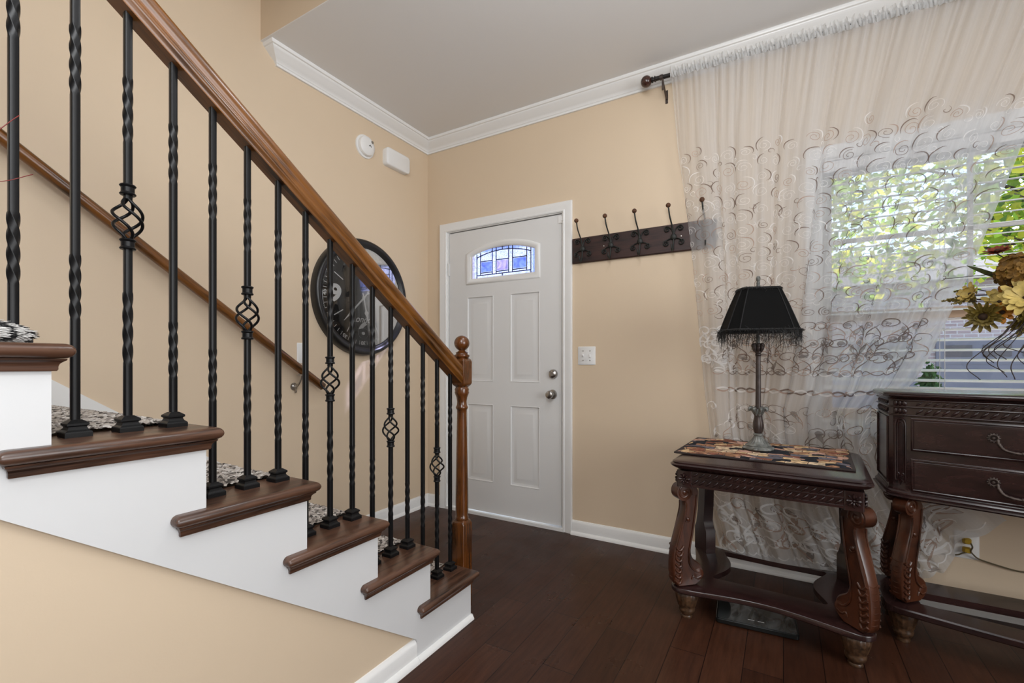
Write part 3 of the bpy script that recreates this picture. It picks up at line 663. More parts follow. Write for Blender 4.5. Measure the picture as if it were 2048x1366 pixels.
m.lathe([(.022, 1.108), (.031, 1.112), (.0345, 1.118), (.034, 1.124), (.027, 1.127), (.0255, 1.131), (.029, 1.134), (.020, 1.139), (.0145, 1.143), (.0155, 1.146)], (XB, NY, 0), 28)
m.ball((XB, NY, 1.1765), .0345, 24, 16)
m.build('newel_post', M['oakv'], rl, smooth=40, off=ro)
# balusters
HB = .0068
def bar(m, y, z0, z1, twists):
    zs_ = [z0, z1]
    for a, b in twists:
        n = 44; zs_ += [a + (b - a) * i / n for i in range(n + 1)]
    zs_ = sorted(set(zs_)); rings = []
    c = .0012
    oct_ = [(-HB + c, -HB), (HB - c, -HB), (HB, -HB + c), (HB, HB - c), (HB - c, HB), (-HB + c, HB), (-HB, HB - c), (-HB, -HB + c)]
    for z in zs_:
        ang = 0
        for a, b in twists: ang += max(0, min(1, (z - a) / (b - a))) * 2 * math.pi
        sc_ = 1.0
        for a, b in twists:
            if a < z < b: sc_ = 1.06
        ca, sa = math.cos(-ang), math.sin(-ang)
        rings.append([(XB + sc_ * (p * ca - q * sa), y + sc_ * (p * sa + q * ca), z) for p, q in oct_])
    m.loft(rings)
def baluster(i):
    y = .362 + .0875 * i
    k = 5 - i // 3; j = i % 3
    zt, zb = zrail(y) + .004, SZk(k)
    base = SZk(5) - .0615 * i                                      # all bars are cut from one pattern that follows the slope
    m = MB()
    if j == 1:
        tw = [(base + .0615 + .145, base + .0615 + .305), (base + .0615 + .630, base + .0615 + .775)]
        b0 = base + .0615
        bar(m, y, zb + .004, b0 + .418, tw[:1]); bar(m, y, b0 + .508, zt, tw[1:])
    else:
        bar(m, y, zb + .004, zt, [(base + .235, base + .370), (base + .692, base + .836)])
    o = m.build('baluster', M['iron'], rl, smooth=50, off=ro)
    m = MB()
    def sh(h, z): return [(XB - h, y - h, zb + z), (XB + h, y - h, zb + z), (XB + h, y + h, zb + z), (XB - h, y + h, zb + z)]
    m.loft([sh(.0215, 0), sh(.0215, .009), sh(.0205, .011), sh(.0165, .0145), sh(.0145, .019), sh(.0145, .021), sh(.0175, .0235), sh(.0175, .0275), sh(.0145, .030), sh(.0085, .0345)])
    m.build('shoe', M['iron'], o, smooth=0, off=ro)
    if j == 1:
        b0 = base + .0615
        for zc in (b0 + .409, b0 + .528):
            m = MB(); m.lathe([(.008, -.0115), (.0135, -.0115), (.0152, -.009), (.0135, -.0062), (.0122, -.005), (.0122, .005), (.0135, .0062), (.0152, .009), (.0135, .0115), (.008, .0115)], (XB, y, zc), 20)
            m.build('collar', M['iron'], o, off=ro)
        m = MB()
        for q in range(4):
            P = []
            for s_ in range(25):
                t = s_ / 24; rr = .0052 + .0235 * math.sin(math.pi * t) ** 1.1
                a = math.pi / 4 + q * math.pi / 2 - t * math.pi * 1.25
                P.append((XB + rr * math.cos(a), y + rr * math.sin(a), lin(b0 + .419, b0 + .508, t)))
            m.tube(P, .0033, 7)
        m.build('basket', M['iron'], o, smooth=60, off=ro)
for i in range(-4, 15): baluster(i)

# ------------------------------------------------------------------ handrail on the clock wall
wr = thing('wall_handrail', 'round stained oak handrail fixed along the clock wall', 'handrail', (XA, 1.0, 1.0)); wo2 = (XA, 1.0, 1.0)
def zw(y): return 1.839 - .7085 * (y - .507)
m = MB(); xr_ = XA + .070; rr = .0225; ang = math.atan(.7085)
def ring(y, cut=0.0): return [(xr_ + rr * math.cos(2 * math.pi * k / 20), y + rr * math.sin(2 * math.pi * k / 20) * math.sin(ang), zw(y) + rr * math.sin(2 * math.pi * k / 20) * math.cos(ang)) for k in range(20)]
endr = [(p[0], 1.765 + (p[2] - zw(1.765)) * .9 , p[2] - .9 * .7085 * (p[2] - zw(1.765)) * .35) for p in ring(1.765)]
m.loft([ring(1.757), ring(1.0), ring(-.9)])
m.build('rail', M['oak'], wr, smooth=50, off=wo2)
for y in (1.622, .28, -.7):
    m = MB(); z = zw(y)
    m.lathe([(.001, .012), (.012, .012), (.020, .006), (.022, 0)], (XA, y, z - .092), 18, 'X')
    m.tube(cr([(XA + .008, y, z - .092), (XA + .030, y, z - .088), (XA + .055, y, z - .062), (XA + .070, y, z - .027)], 5), .0062, 8)
    m.box(XA + .060, XA + .080, y - .025, y + .025, z - .030, z - .022)
    m.tube(cr([(XA + .012, y, z - .095), (XA + .020, y, z - .115), (XA + .014, y, z - .125)], 4), .005, 6)
    m.build('bracket', M['nickel'], wr, off=wo2)

# ------------------------------------------------------------------ wall clock
CY, CZ = 2.100, 1.513
ck = thing('wall_clock', 'large round black wall clock with white numerals', 'clock', (XA, CY, CZ)); co = (XA, CY, CZ)
m = MB(); m.lathe([(.318, .030), (.322, .038), (.327, .040), (.334, .046), (.345, .054), (.357, .056), (.367, .050), (.374, .036), (.376, .018), (.374, 0), (.300, 0), (.300, .02), (.318, .030)], (0, 0, 0), 96, 'X', cap=False)
rim = m.build('rim', M['clockblack'], ck, smooth=50)
m = MB(); m.lathe([(.001, 0), (.001, .022), (.322, .022), (.322, 0)], (0, 0, 0), 96, 'X'); dial = m.build('dial', M['dial'], ck)
RT = Matrix(((0, 0, 1, 0), (1, 0, 0, 0), (0, 1, 0, 0), (0, 0, 0, 1)))
def text(s_, parent, y, z, size, rot=0, x=.0225, shear=0.0, name='numeral', bold=0.0, mat='white', sx=1.0):
    cu = bpy.data.curves.new(name, 'FONT'); cu.body = s_; cu.size = size; cu.align_x = 'CENTER'; cu.align_y = 'CENTER'; cu.extrude = .0006; cu.shear = shear; cu.offset = bold
    tmp = bpy.data.objects.new('lettering_source', cu); col.objects.link(tmp); bpy.context.view_layer.update()
    me = bpy.data.meshes.new_from_object(tmp.evaluated_get(bpy.context.evaluated_depsgraph_get())); bpy.data.objects.remove(tmp); bpy.data.curves.remove(cu)
    me.materials.clear(); me.materials.append(M[mat]); o = bpy.data.objects.new(name, me); col.objects.link(o); o.parent = parent
    o.matrix_local = Matrix.Translation((x, y, z)) @ RT @ Matrix.Rotation(rot, 4, 'Z') @ Matrix.Diagonal((sx, 1, 1, 1))
    return o
for n_ in (12, 3, 6, 9):
    a = n_ / 12 * 2 * math.pi; text(str(n_), dial, .216 * math.sin(a), .216 * math.cos(a), .140, 0, bold=.0055, sx=1.22)
for n_ in range(5, 61, 5):
    a = n_ / 60 * 2 * math.pi; text(str(n_), dial, .293 * math.sin(a), .293 * math.cos(a), .036, -a, bold=.0012, name='minute_number')
text('London', dial, .0, -.142, .062, 0, shear=.35, name='lettering')
m = MB()
for k in range(60):
    if k % 5 == 0: continue
    a = k / 60 * 2 * math.pi; s_, c_ = math.sin(a), math.cos(a); q = .0016
    m.add([(.0232, .280 * s_ - q * c_, .280 * c_ + q * s_), (.0232, .280 * s_ + q * c_, .280 * c_ - q * s_), (.0232, .308 * s_ + q * c_, .308 * c_ - q * s_), (.0232, .308 * s_ - q * c_, .308 * c_ + q * s_)], [(0, 1, 2, 3)])
for k in range(12):
    if k % 3 == 0: continue
    a = k / 12 * 2 * math.pi; s_, c_ = math.sin(a), math.cos(a); q = .0028
    m.add([(.0232, .185 * s_ - q * c_, .185 * c_ + q * s_), (.0232, .185 * s_ + q * c_, .185 * c_ - q * s_), (.0232, .262 * s_ + q * c_, .262 * c_ - q * s_), (.0232, .262 * s_ - q * c_, .262 * c_ + q * s_)], [(0, 1, 2, 3)])
n = 120
m.add([(.0232, r * math.sin(2 * math.pi * k / n), r * math.cos(2 * math.pi * k / n)) for r in (.311, .314) for k in range(n)], [(k, (k + 1) % n, n + (k + 1) % n, n + k) for k in range(n)])
m.build('minute_track', M['white'], dial, smooth=0)
def hand(name, a, prof, x):
    m = MB(); s_, c_ = math.sin(a), math.cos(a)
    L_ = [(l * s_ - q * c_, l * c_ + q * s_) for l, q in prof]; Rr = [(l * s_ + q * c_, l * c_ - q * s_) for l, q in prof]
    m.poly(L_ + Rr[::-1], 'X', x, x + .0016); m.build(name, M['white'], ck, smooth=0)
hand('hour_hand', R(167), [(-.03, .003), (0, .006), (.05, .0045), (.085, .006), (.10, .016), (.118, .008), (.155, .001)], .0262)
hand('minute_hand', R(225), [(-.055, .010), (-.03, .004), (0, .006), (.13, .0045), (.15, .007), (.225, .001)], .0295)
m = MB(); m.lathe([(.001, .0335), (.008, .0335), (.010, .031), (.010, .0225)], (0, 0, 0), 20, 'X'); m.build('hub', M['white'], ck)
m = MB(); m.lathe([(.001, .0375), (.318, .036), (.320, .0345), (.001, .0345)], (0, 0, 0), 96, 'X'); m.build('glass', M['clockglass'], ck, smooth=50)

# ------------------------------------------------------------------ small things on the walls
sd = thing('smoke_detector', 'round white smoke detector high on the clock wall', 'smoke detector', (XA, 2.130, 2.508)); 
m = MB(); m.lathe([(.001, .010), (.070, .010), (.0745, .008), (.0755, 0)], (0, 0, 0), 36, 'X'); m.build('base', M['plastic'], sd)
m = MB(); m.lathe([(.001, .042), (.030, .0415), (.050, .038), (.060, .030), (.0635, .018), (.0635, .0125), (.055, .0105)], (0, 0, 0), 36, 'X'); cvr = m.build('cover', M['plastic'], sd)
m = MB(); m.lathe([(.001, .0435), (.009, .0435), (.010, .038)], (0, .030, .030), 16, 'X'); m.build('test_button', M['nickel'], cvr)
m = MB(); m.tube([(.0425, .000, -.004), (.0425, .010, .006), (.0420, .020, -.006)], .0022, 6); m.build('vent', M['darkgap'], cvr)
m = MB(); rings = []
for x, q in ((0, .002), (.038, .000), (.044, .003), (.0475, .010)):
    rings.append([(XA + x, y, z) for y, z in rrect(2.287 + q, 2.512 - q, 2.449 + q, 2.570 - q, .022, 5)])
m.loft(rings); o = m.build('door_chime', M['plastic'], None, smooth=40, off=(XA, 2.40, 2.51))
tag(o, 'white rounded door chime box beside the smoke detector', 'door chime')
def plate_x(m, y0, y1, z0, z1): m.loft([[(XA + x, a, b) for a, b in rrect(y0 + q, y1 - q, z0 + q, z1 - q, .004, 3)] for x, q in ((0, 0), (.003, 0), (.0055, .003))])
sw = thing('light_switch', 'white single switch plate above the wall handrail end', 'light switch', (XA, 1.675, 1.146)); swo = (XA, 1.675, 1.146)
m = MB(); plate_x(m, 1.640, 1.711, 1.088, 1.204); pl = m.build('plate', M['plastic'], sw, off=swo)
m = MB(); m.loft([[(XA + .0055, a, b) for a, b in rrect(1.670, 1.680, 1.135, 1.157, .001, 1)], [(XA + .016, a, b) for a, b in rrect(1.671, 1.679, 1.139, 1.147, .001, 1)]]); m.build('toggle', M['plastic'], sw, off=swo)
for z in (1.117, 1.175):
    m = MB(); m.lathe([(.001, .0068), (.0035, .0065), (.004, .0055)], (XA, 1.675, z), 10, 'X'); m.build('screw', M['nickel'], sw, off=swo)
sw = thing('light_switch', 'white double switch plate on the wall right of the door', 'light switch', (-1.069, YB, 1.136)); swo = (-1.069, YB, 1.136)
def plate_y(m, x0, x1, z0, z1): m.loft([[(a, YB - y, b) for a, b in rrect(x0 + q, x1 - q, z0 + q, z1 - q, .004, 3)] for y, q in ((0, 0), (.003, 0), (.0055, .003))])
m = MB(); plate_y(m, -1.127, -1.011, 1.078, 1.194); m.build('plate', M['plastic'], sw, off=swo)
for x, d in ((-1.092, 1), (-1.046, -1)):
    m = MB(); m.loft([[(a, YB - .0055, b) for a, b in rrect(x - .005, x + .005, 1.125, 1.147, .001, 1)], [(a, YB - .016, b + d * .005) for a, b in rrect(x - .004, x + .004, 1.132, 1.140, .001, 1)]]); m.build('toggle', M['plastic'], sw, off=swo)
for x in (-1.092, -1.046):
    for z in (1.106, 1.166):
        m = MB(); m.lathe([(.001, -.0068), (.0035, -.0065), (.004, -.0055)], (x, YB, z), 10, 'Y'); m.build('screw', M['nickel'], sw, off=swo)
ou = thing('wall_outlet', 'white power outlet low on the wall under the chest', 'outlet', (.690, YB, .293)); oo = (.690, YB, .293)
m = MB(); plate_y(m, .650, .732, .233, .352); m.build('plate', M['plastic'], ou, off=oo)
for z in (.272, .312):
    m = MB(); m.loft([[(a, YB - y, b) for a, b in rrect(.674, .706, z - .014, z + .014, .008, 4)] for y in (.0055, .0072)]); m.build('socket', M['plastic'], ou, off=oo)
pc = thing('power_cord', 'brown power cord with gold plugs in the wall outlet', 'power cord', (.690, YB - .01, .28)); po = (.690, YB - .01, .28)
for z in (.274, .313):
    m = MB(); m.loft([[(a, YB - y, b) for a, b in rrect(.675 + q, .703 - q, z - .012 + q, z + .012 - q, .005, 3)] for y, q in ((.0075, 0), (.022, 0), (.030, .004))]); m.build('plug', M['brass'], pc, off=po)
m = MB()
m.tube(cr([(.697, YB - .026, .312), (.702, YB - .034, .295), (.698, YB - .030, .276), (.706, YB - .030, .262), (.725, YB - .022, .245), (.770, YB - .018, .232), (.84, YB - .016, .218), (.92, YB - .016, .214), (1.05, YB - .016, .17), (1.15, YB - .016, .16)], 6), .0030, 7)
m.tube(cr([(.690, YB - .026, .268), (.672, YB - .030, .262), (.650, YB - .030, .250), (.60, YB - .02, .24)], 5), .0030, 7)
m.build('cord', M['cord'], pc, off=po)

# ------------------------------------------------------------------ coat rack
kr = thing('coat_rack', 'dark wooden coat rack with scrolled iron hooks by the door', 'coat rack', (-.745, YB, 1.80)); ko = (-.745, YB, 1.80)
m = MB(); m.loft([[(a, YB - y, b) for a, b in rrect(-1.160 + q, -.318 - q, 1.722 + q, 1.880 - q, .003, 2)] for y, q in ((0, 0), (.015, 0), (.019, .004))])
m.build('backboard', M['rackwood'], kr, off=ko)
def spiral(m, cx, cz, r, a0, turns, y, w_=.0032, sgn=1):
    m.tube([(cx + r * (1 - .78 * t) * math.cos(a0 + sgn * turns * 2 * math.pi * t), y, cz + r * (1 - .78 * t) * math.sin(a0 + sgn * turns * 2 * math.pi * t)) for t in [i / 22 for i in range(23)]], w_, 6)
for hx in (-1.088, -.905, -.728, -.538, -.362):
    m = MB(); yf = YB - .022; hz = 1.806
    m.tube(cr([(hx, yf - .004, hz), (hx - .004, yf - .012, hz + .05), (hx - .012, yf - .05, hz + .11), (hx - .016, yf - .062, hz + .155)], 6), .0042, 8)
    m.tube(cr([(hx, yf - .004, hz + .01), (hx, yf - .010, hz - .05), (hx, yf - .030, hz - .085), (hx, yf - .052, hz - .078), (hx, yf - .058, hz - .055)], 6), .0045, 8)
    for sx in (-1, 1):
        m.tube(cr([(hx, yf - .003, hz + .01), (hx + sx * .012, yf - .003, hz + .045), (hx + sx * .034, yf - .003, hz + .062)], 5), .0036, 6)
        spiral(m, hx + sx * .036, hz + .046, .017, R(90), 1.3, yf - .003, .0034, -sx)
        m.tube(cr([(hx, yf - .003, hz - .012), (hx + sx * .020, yf - .003, hz - .010), (hx + sx * .048, yf - .003, hz - .022)], 5), .0036, 6)
        spiral(m, hx + sx * .040, hz - .034, .017, R(60 if sx > 0 else 120), 1.3, yf - .003, .0034, -sx)
    m.ball((hx, yf - .004, hz), .017, 14, 8, 1, .6, 1.1)
    hk = m.build('hook', M['rackiron'], kr, smooth=60, off=ko)
    m = MB(); m.ball((hx - .0165, yf - .063, hz + .164), .0135, 14, 10); m.build('ball_tip', M['rust'], hk, smooth=180, off=ko)
for x, z in ((-.952, 1.808), (-.498, 1.806)):
    m = MB(); m.lathe([(.001, -.003), (.004, -.002), (.0045, 0)], (x, YB - .019, z), 10, 'Y'); m.build('screw', M['nickel'], kr, off=ko)

# ------------------------------------------------------------------ curtain rod and sheer curtain
def rodp(x): return Vector((x, 2.655, 2.687 - (x + .63) * .032))
rd = thing('curtain_rod', 'black curtain rod with round brown finial under the crown moulding', 'curtain rod', (-.6, YB, 2.69)); rdo = (-.6, YB, 2.69)
m = MB(); m.tube([rodp(-.628), rodp(2.3)], .0115, 16); m.build('rod', M['rodblack'], rd, off=rdo)
m = MB(); p = rodp(-.672); m.ball(p, .031, 24, 16); f = m.build('finial', M['rodball'], rd, smooth=180, off=rdo)
m = MB(); m.lathe([(.010, .0), (.010, .004), (.0165, .006), (.0165, .011), (.011, .013), (.0105, .018), (.0155, .021), (.0165, .025), (.012, .029), (.011, .05)], tuple(rodp(-.647)), 20, 'X'); m.build('collar', M['rodblack'], f, off=rdo)
for x in (-.588, 2.15):
    m = MB(); p = rodp(x); m.lathe([(.0118, -.008), (.0150, -.008), (.0150, .008), (.0118, .008)], tuple(p), 20, 'X')
    br = m.build('bracket', M['bronze'], rd, off=rdo)
    m = MB(); m.box(x + .001, x + .015, YB - .004, YB, 2.585, 2.66); m.tube(cr([(x + .006, 2.657, p.z - .014), (x + .008, 2.675, p.z - .040), (x + .008, 2.72, p.z - .06), (x + .008, YB - .003, p.z - .075)], 5), .0055, 8)
    m.box(x + .003, x + .013, 2.648, 2.654, p.z - .075, p.z - .012); m.build('strap', M['bronze'], br, off=rdo)

LE = [(0, -.545, 2.672), (.15, -.520, 2.29), (.285, -.478, 1.94), (.415, -.436, 1.60), (.525, -.408, 1.32), (.67, -.372, .95), (.775, -.338, .675), (.885, -.365, .39), (1.0, -.290, .085)]
RE = [(0, 1.075, 2.632), (.25, .842, 2.0), (.47, .668, 1.44), (.60, .555, 1.14), (.66, .490, 1.005), (.705, .425, .93), (.76, .430, .82), (.85, .57, .62), (1.0, .790, .440)]
BE = [(0, -.290, .085), (.2, -.08, .075), (.4, .14, .10), (.58, .34, .085), (.74, .51, .095), (.86, .595, .19), (.93, .655, .315), (1.0, .790, .440)]
def cur(s, v):
    """point on the swept-back panel: s across the cloth, v down its length"""
    l = interp(LE, v); r = interp(RE, v); b = interp(BE, s)
    tx, tz = lin(-.545, 1.075, s), 2.672 - .040 * s
    bl_ = (lin(LE[-1][1], RE[-1][1], s), lin(LE[-1][2], RE[-1][2], s))
    k = max(0, (v - .55) / .45); k = k * k * (3 - 2 * k)
    x = lin(l[0], r[0], s) + k * (b[0] - bl_[0]); z = lin(l[1], r[1], s) + k * (b[1] - bl_[1])
    gather = math.exp(-((v - .70) / .10) ** 2) * s
    wv = lin(.35, 1.0, min(1, v * 3.0))
    y = 2.655 + .037 * min(1, v * 4)
    ph = s * 2 * math.pi
    y += wv * (.016 * math.sin(ph * 7 + 1.3 * math.sin(ph * 1.7 + 2 * v)) + .008 * math.sin(ph * 15 + 3 * v + .6) + .004 * math.sin(ph * 29 + 5 * v))
    y += (1 - min(1, v * 6)) * .006 * math.sin(ph * 46)
    x += .012 * wv * math.cos(ph * 7 + 1.3 * math.sin(ph * 1.7 + 2 * v)) + .005 * math.cos(ph * 15 + 3 * v)
    y -= .030 * gather
    return Vector((x, max(2.632, min(2.732, y)), z))
cu = thing('sheer_curtain', 'sheer white curtain with embroidered scrolls swept to the right', 'curtain', (.2, 2.69, 0)); cuo = (.2, 2.69, 0)
NSX, NV = 340, 120
m = MB(); rings = []
for j in range(NV + 1):
    v = j / NV; row = []
    for i in range(NSX + 1):
        s_ = i / NSX; p = cur(s_, v)
        if v > .985: p.z -= .014 * abs(math.sin(s_ * 60)) * (v - .985) / .015
        row.append(tuple(p))
    rings.append(row)
m.strip(rings)
pan = m.build('panel', M['sheer'], cu, smooth=180, off=cuo)
m = MB(); rings = []                                               # gathered heading standing above and around the rod
for j, (dz, am) in enumerate(((-.018, .004), (-.010, .015), (.0, .016), (.010, .015), (.016, .008), (.024, .011), (.032, .013))):
    row = []
    for i in range(900):
        s_ = i / 899; p = rodp(lin(-.540, 1.60, s_)); a = s_ * 2 * math.pi
        row.append((p.x + .003 * math.sin(a * 131 + j), p.y - am - .005 * math.sin(a * 97) * (1 if j > 3 else .4) - .004 * math.sin(a * 173 + j * .9), p.z + dz + (.0025 + (.004 if j > 4 else 0)) * math.sin(a * 61 + 2 * math.sin(a * 13)) + (.003 if j > 4 else 0) * math.sin(a * 149)))
    rings.append(row)
m.strip(rings); m.build('heading_ruffle', M['ruffle'], cu, smooth=180, off=cuo)

rnd = random.Random(11)
LEN, WID = 2.6, 1.62
emb = {k: MB() for k in ('embwhite', 'embbrown', 'embtan', 'embgrey', 'embpale')}
def lay_on(s0, v0, pts):
    wloc = max(.42, (interp(RE, v0)[0] - interp(LE, v0)[0]) / WID)
    q = [(s0 + a / WID / wloc, v0 + b / LEN) for a, b in pts]
    if any(a < .003 or a > .997 or b < .01 or b > .9995 for a, b in q): return None
    return [cur(a, b) for a, b in q]
def stitch(mt, s0, v0, pts, wd, taper=True):
    """a ribbon of thread lying on the cloth; pts are metres across/down from (s0,v0)"""
    C_ = lay_on(s0, v0, pts); n = len(pts)
    if not C_: return
    P = []
    for i in range(n):
        t = C_[min(i + 1, n - 1)] - C_[max(i - 1, 0)]; d = Vector((-t.z, 0, t.x))
        if d.length < 1e-7: d = Vector((1, 0, 0))
        d.normalize(); k = i / (n - 1); h = wd * .5 * ((.18 + .82 * math.sin(math.pi * k)) if taper else 1.0); off = Vector((0, -.0026, 0))
        P += [tuple(C_[i] + d * h + off), tuple(C_[i] - d * h + off)]
    emb[mt].add(P, [(2 * i, 2 * i + 1, 2 * i + 3, 2 * i + 2) for i in range(n - 1)])
def patch(mt, s0, v0, pts):
    C_ = lay_on(s0, v0, pts)
    if not C_: return
    off = Vector((0, -.0016, 0)); c = sum(C_, Vector((0, 0, 0))) / len(C_) + off; n = len(C_)
    emb[mt].add([tuple(c)] + [tuple(p + off) for p in C_], [(0, 1 + i, 1 + (i + 1) % n) for i in range(n)])
def arc(cx, cy, r, a0, a1, n=12): return [(cx + r * math.cos(lin(a0, a1, i / (n - 1))), cy - r * math.sin(lin(a0, a1, i / (n - 1)))) for i in range(n)]
def spir(cx, cy, r, a0, tr, n=26, k=.8): return [(cx + r * (1 - k * i / (n - 1)) * math.cos(a0 + tr * 2 * math.pi * i / (n - 1)), cy - r * (1 - k * i / (n - 1)) * math.sin(a0 + tr * 2 * math.pi * i / (n - 1))) for i in range(n)]
def pick(pw, pb):
    x = rnd.random(); return 'embwhite' if x < pw else ('embbrown' if x < pw + pb else 'embtan')
def motif_small(s, v, thread):
    """a single crescent curling round a faint spiral"""
    r = rnd.uniform(.024, .040); fl = rnd.choice((-1, 1)); a = rnd.uniform(-.3, .5)
    A = arc(0, 0, r, R(-50) + a, R(92) + a, 14) if fl < 0 else arc(0, 0, r, R(88) - a, R(230) - a, 14)
    stitch(thread, s, v, A, .0050)
    th2 = 'embwhite' if rnd.random() < .6 else ('embtan' if rnd.random() < .6 else 'embbrown')
    stitch(th2, s, v, spir(.003 * fl, .004, r * .80, rnd.uniform(0, 6), 1.55 * fl, 28), .0021, False)
for ic in range(19):                                               # columns of crescents, thinning out towards the heading
    s0 = (ic + .5) / 19; v = .165 + rnd.uniform(0, .035)
    while v < .520:
        th = pick(.48, .38) if s0 < .45 else pick(.25, .60)
        motif_small(s0 + rnd.uniform(-.007, .007), v, th)
        if rnd.random() < .5: stitch(pick(.5, .3), s0 + .026, v + .014, spir(0, 0, .017, rnd.uniform(0, 6), rnd.choice((-.9, .9)), 16), .0030)
        v += rnd.uniform(.026, .037)
def teardrop(cx, cy, L_, w_, ang, n=14):
    out = []
    for k in range(n):
        a = 2 * math.pi * k / n; x = L_ * .5 * math.cos(a); y = w_ * .5 * math.sin(a) * (.55 - .45 * math.cos(a)) * 1.2
        out.append((cx + x * math.cos(ang) - y * math.sin(ang), cy + x * math.sin(ang) + y * math.cos(ang)))
    return out
def scroll(s, v, line, fill, sz=1.0, w_=.005):
    """leafy S scroll: a curling stem, a snail and filled leaves"""
    f = rnd.choice((-1, 1)); r = .027 * sz
    stitch(line, s, v, spir(f * .022 * sz, -.010 * sz, r, R(200) if f > 0 else R(-20), -1.15 * f, 26, .76), w_ * .85)
    stitch(line, s, v, [(f * (-.006 - .040 * math.sin(i / 11 * 1.9)) * sz, (-.012 + .062 * i / 11) * sz) for i in range(12)], w_)
    stitch(line, s, v, arc(-f * .030 * sz, .050 * sz, .017 * sz, R(20) if f > 0 else R(160), R(230) if f > 0 else R(-50), 12), w_ * .8)
    if fill:
        for cx, cy, L_, ww, an in ((-f * .012, .012, .050, .020, 1.2 * f), (f * .024, -.012, .026, .024, .3), (-f * .034, .052, .030, .018, -.5 * f)):
            if rnd.random() < .72: patch(fill, s, v, teardrop(cx * sz, cy * sz, L_ * sz, ww * sz, an))
for is_ in range(25):                                              # deep band of scrolls above the wave border
    for k in range(3):
        s = (is_ + .5 + .5 * (k % 2)) / 25.6; v = .552 + .030 * k + rnd.uniform(-.004, .004)
        if s < .14: scroll(s, v, 'embwhite', 'embpale', 1.05, .0095)
        else: scroll(s, v, rnd.choice(('embbrown', 'embbrown', 'embtan')), rnd.choice(('embgrey', 'embgrey', 'embpale', None)), 1.05, .0050)
for ph, mt, w_ in ((0, 'embtan', .0080), (math.pi, 'embwhite', .0085)):   # twisted wave borders
    for v0, n_ in ((.634, 14), (.668, 12)):
        for is_ in range(n_):
            c0 = (is_ + .5) / n_; mt2 = mt if rnd.random() < .6 else 'embbrown'
            stitch(mt2, c0, v0, [((i / 15 - .5) * WID / n_ * max(.42, (interp(RE, v0)[0] - interp(LE, v0)[0]) / WID) * 1.02, .010 * math.sin(i / 15 * 2 * math.pi + ph)) for i in range(16)], w_ if v0 > .65 else w_ * .45, False)
for is_ in range(19):
    for k in range(3):
        if rnd.random() < .22: continue
        s = (is_ + .5 + .5 * (k % 2)) / 19.6; scroll(s, .708 + .034 * k, 'embwhite' if s < .14 else pick(.2, .45), rnd.choice(('embpale', 'embpale', 'embgrey', None)), 1.05, .0090 if s < .14 else .0042)
for is_ in range(17):
    for k in range(3):
        if rnd.random() < .35: continue
        s = (is_ + .5 + .5 * (k % 2)) / 17.5; stitch('embpale', s, .812 + .030 * k, spir(0, 0, .026, rnd.uniform(0, 6), 1.5 * rnd.choice((-1, 1)), 24), .0020, False)
        stitch('embwhite', s, .812 + .030 * k, arc(0, 0, .033, R(70), R(160), 9), .0040)
for is_ in range(19):                                              # heavy white scrollwork along the scalloped hem
    for k in range(3):
        s = (is_ + .5 + .5 * (k % 2)) / 19.5; v = .897 + .034 * k
        scroll(s, v, 'embwhite' if rnd.random() < .8 else 'embtan', rnd.choice(('embpale', 'embpale', 'embtan', 'embgrey')), 1.45, .0110)
n_ = 44
for is_ in range(n_): stitch('embwhite', (is_ + .5) / n_, .985, [((i / 9 - .5) * WID / n_ * .70, .014 * math.sin(math.pi * i / 9)) for i in range(10)], .0050, False)
me = pan.data                                                      # the threads are part of the cloth
vs = [tuple(v.co) for v in me.vertices]; fs = [tuple(p.vertices) for p in me.polygons]; mi = [0] * len(fs); base_n = len(vs)
for q, mt in enumerate(emb):
    o_n = len(vs); vs += [(p[0] - cuo[0], p[1] - cuo[1], p[2] - cuo[2]) for p in emb[mt].v]; fs += [[i + o_n for i in f] for f in emb[mt].f]; mi += [q + 1] * len(emb[mt].f)
me2 = bpy.data.meshes.new('panel'); me2.from_pydata(vs, [], fs)
for mt in ['sheer'] + list(emb): me2.materials.append(M[mt])
me2.polygons.foreach_set('material_index', mi); me2.shade_smooth(); uvl = me2.uv_layers.new(name='UVMap')
for lp in me2.loops:
    vi = lp.vertex_index
    if vi < base_n: uvl.data[lp.index].uv = ((vi % (NSX + 1)) / NSX, (vi // (NSX + 1)) / NV)
pan.data = me2

# ------------------------------------------------------------------ carved furniture: shared builders
def leg_shapes(m, rear=False):
    """S-scroll leg in its own plane: r outwards, z up from the shelf"""
    outer = [(.036, .004), (.052, .018), (.058, .032), (.0625, .0746), (.060, .117), (.054, .160), (.042, .202), (.027, .245), (.012, .288), (.006, .320), (.008, .345)]
    inner = [(-.036, .409), (-.050, .392), (-.057, .373), (-.051, .33), (-.036, .245), (-.025, .17), (-.021, .138), (-.030, .112), (-.049, .098), (-.068, .082), (-.077, .055), (-.068, .022), (-.040, .004)]
    pts = [(p.x, p.y) for p in cr([(a, b, 0) for a, b in outer], 3)] + [(.010, .411)] + [(p.x, p.y) for p in cr([(a, b, 0) for a, b in inner], 3)]
    t = .024
    def ringp(q, y): 
        c = sum(p[0] for p in pts) / len(pts)
        out = []
        n = len(pts)
        for i in range(n):
            a, b = pts[i - 1], pts[(i + 1) % n]; d = Vector((b[0] - a[0], b[1] - a[1])); 
            if d.length < 1e-9: d = Vector((1, 0))
            d.normalize(); nx_, nz_ = -d.y, d.x
            out.append((pts[i][0] + nx_ * q, y, pts[i][1] + nz_ * q))
        return out
    m.loft([ringp(.005, -t), ringp(.001, -t + .004), ringp(0, -t + .007), ringp(0, t - .007), ringp(.001, t - .004), ringp(.005, t)])
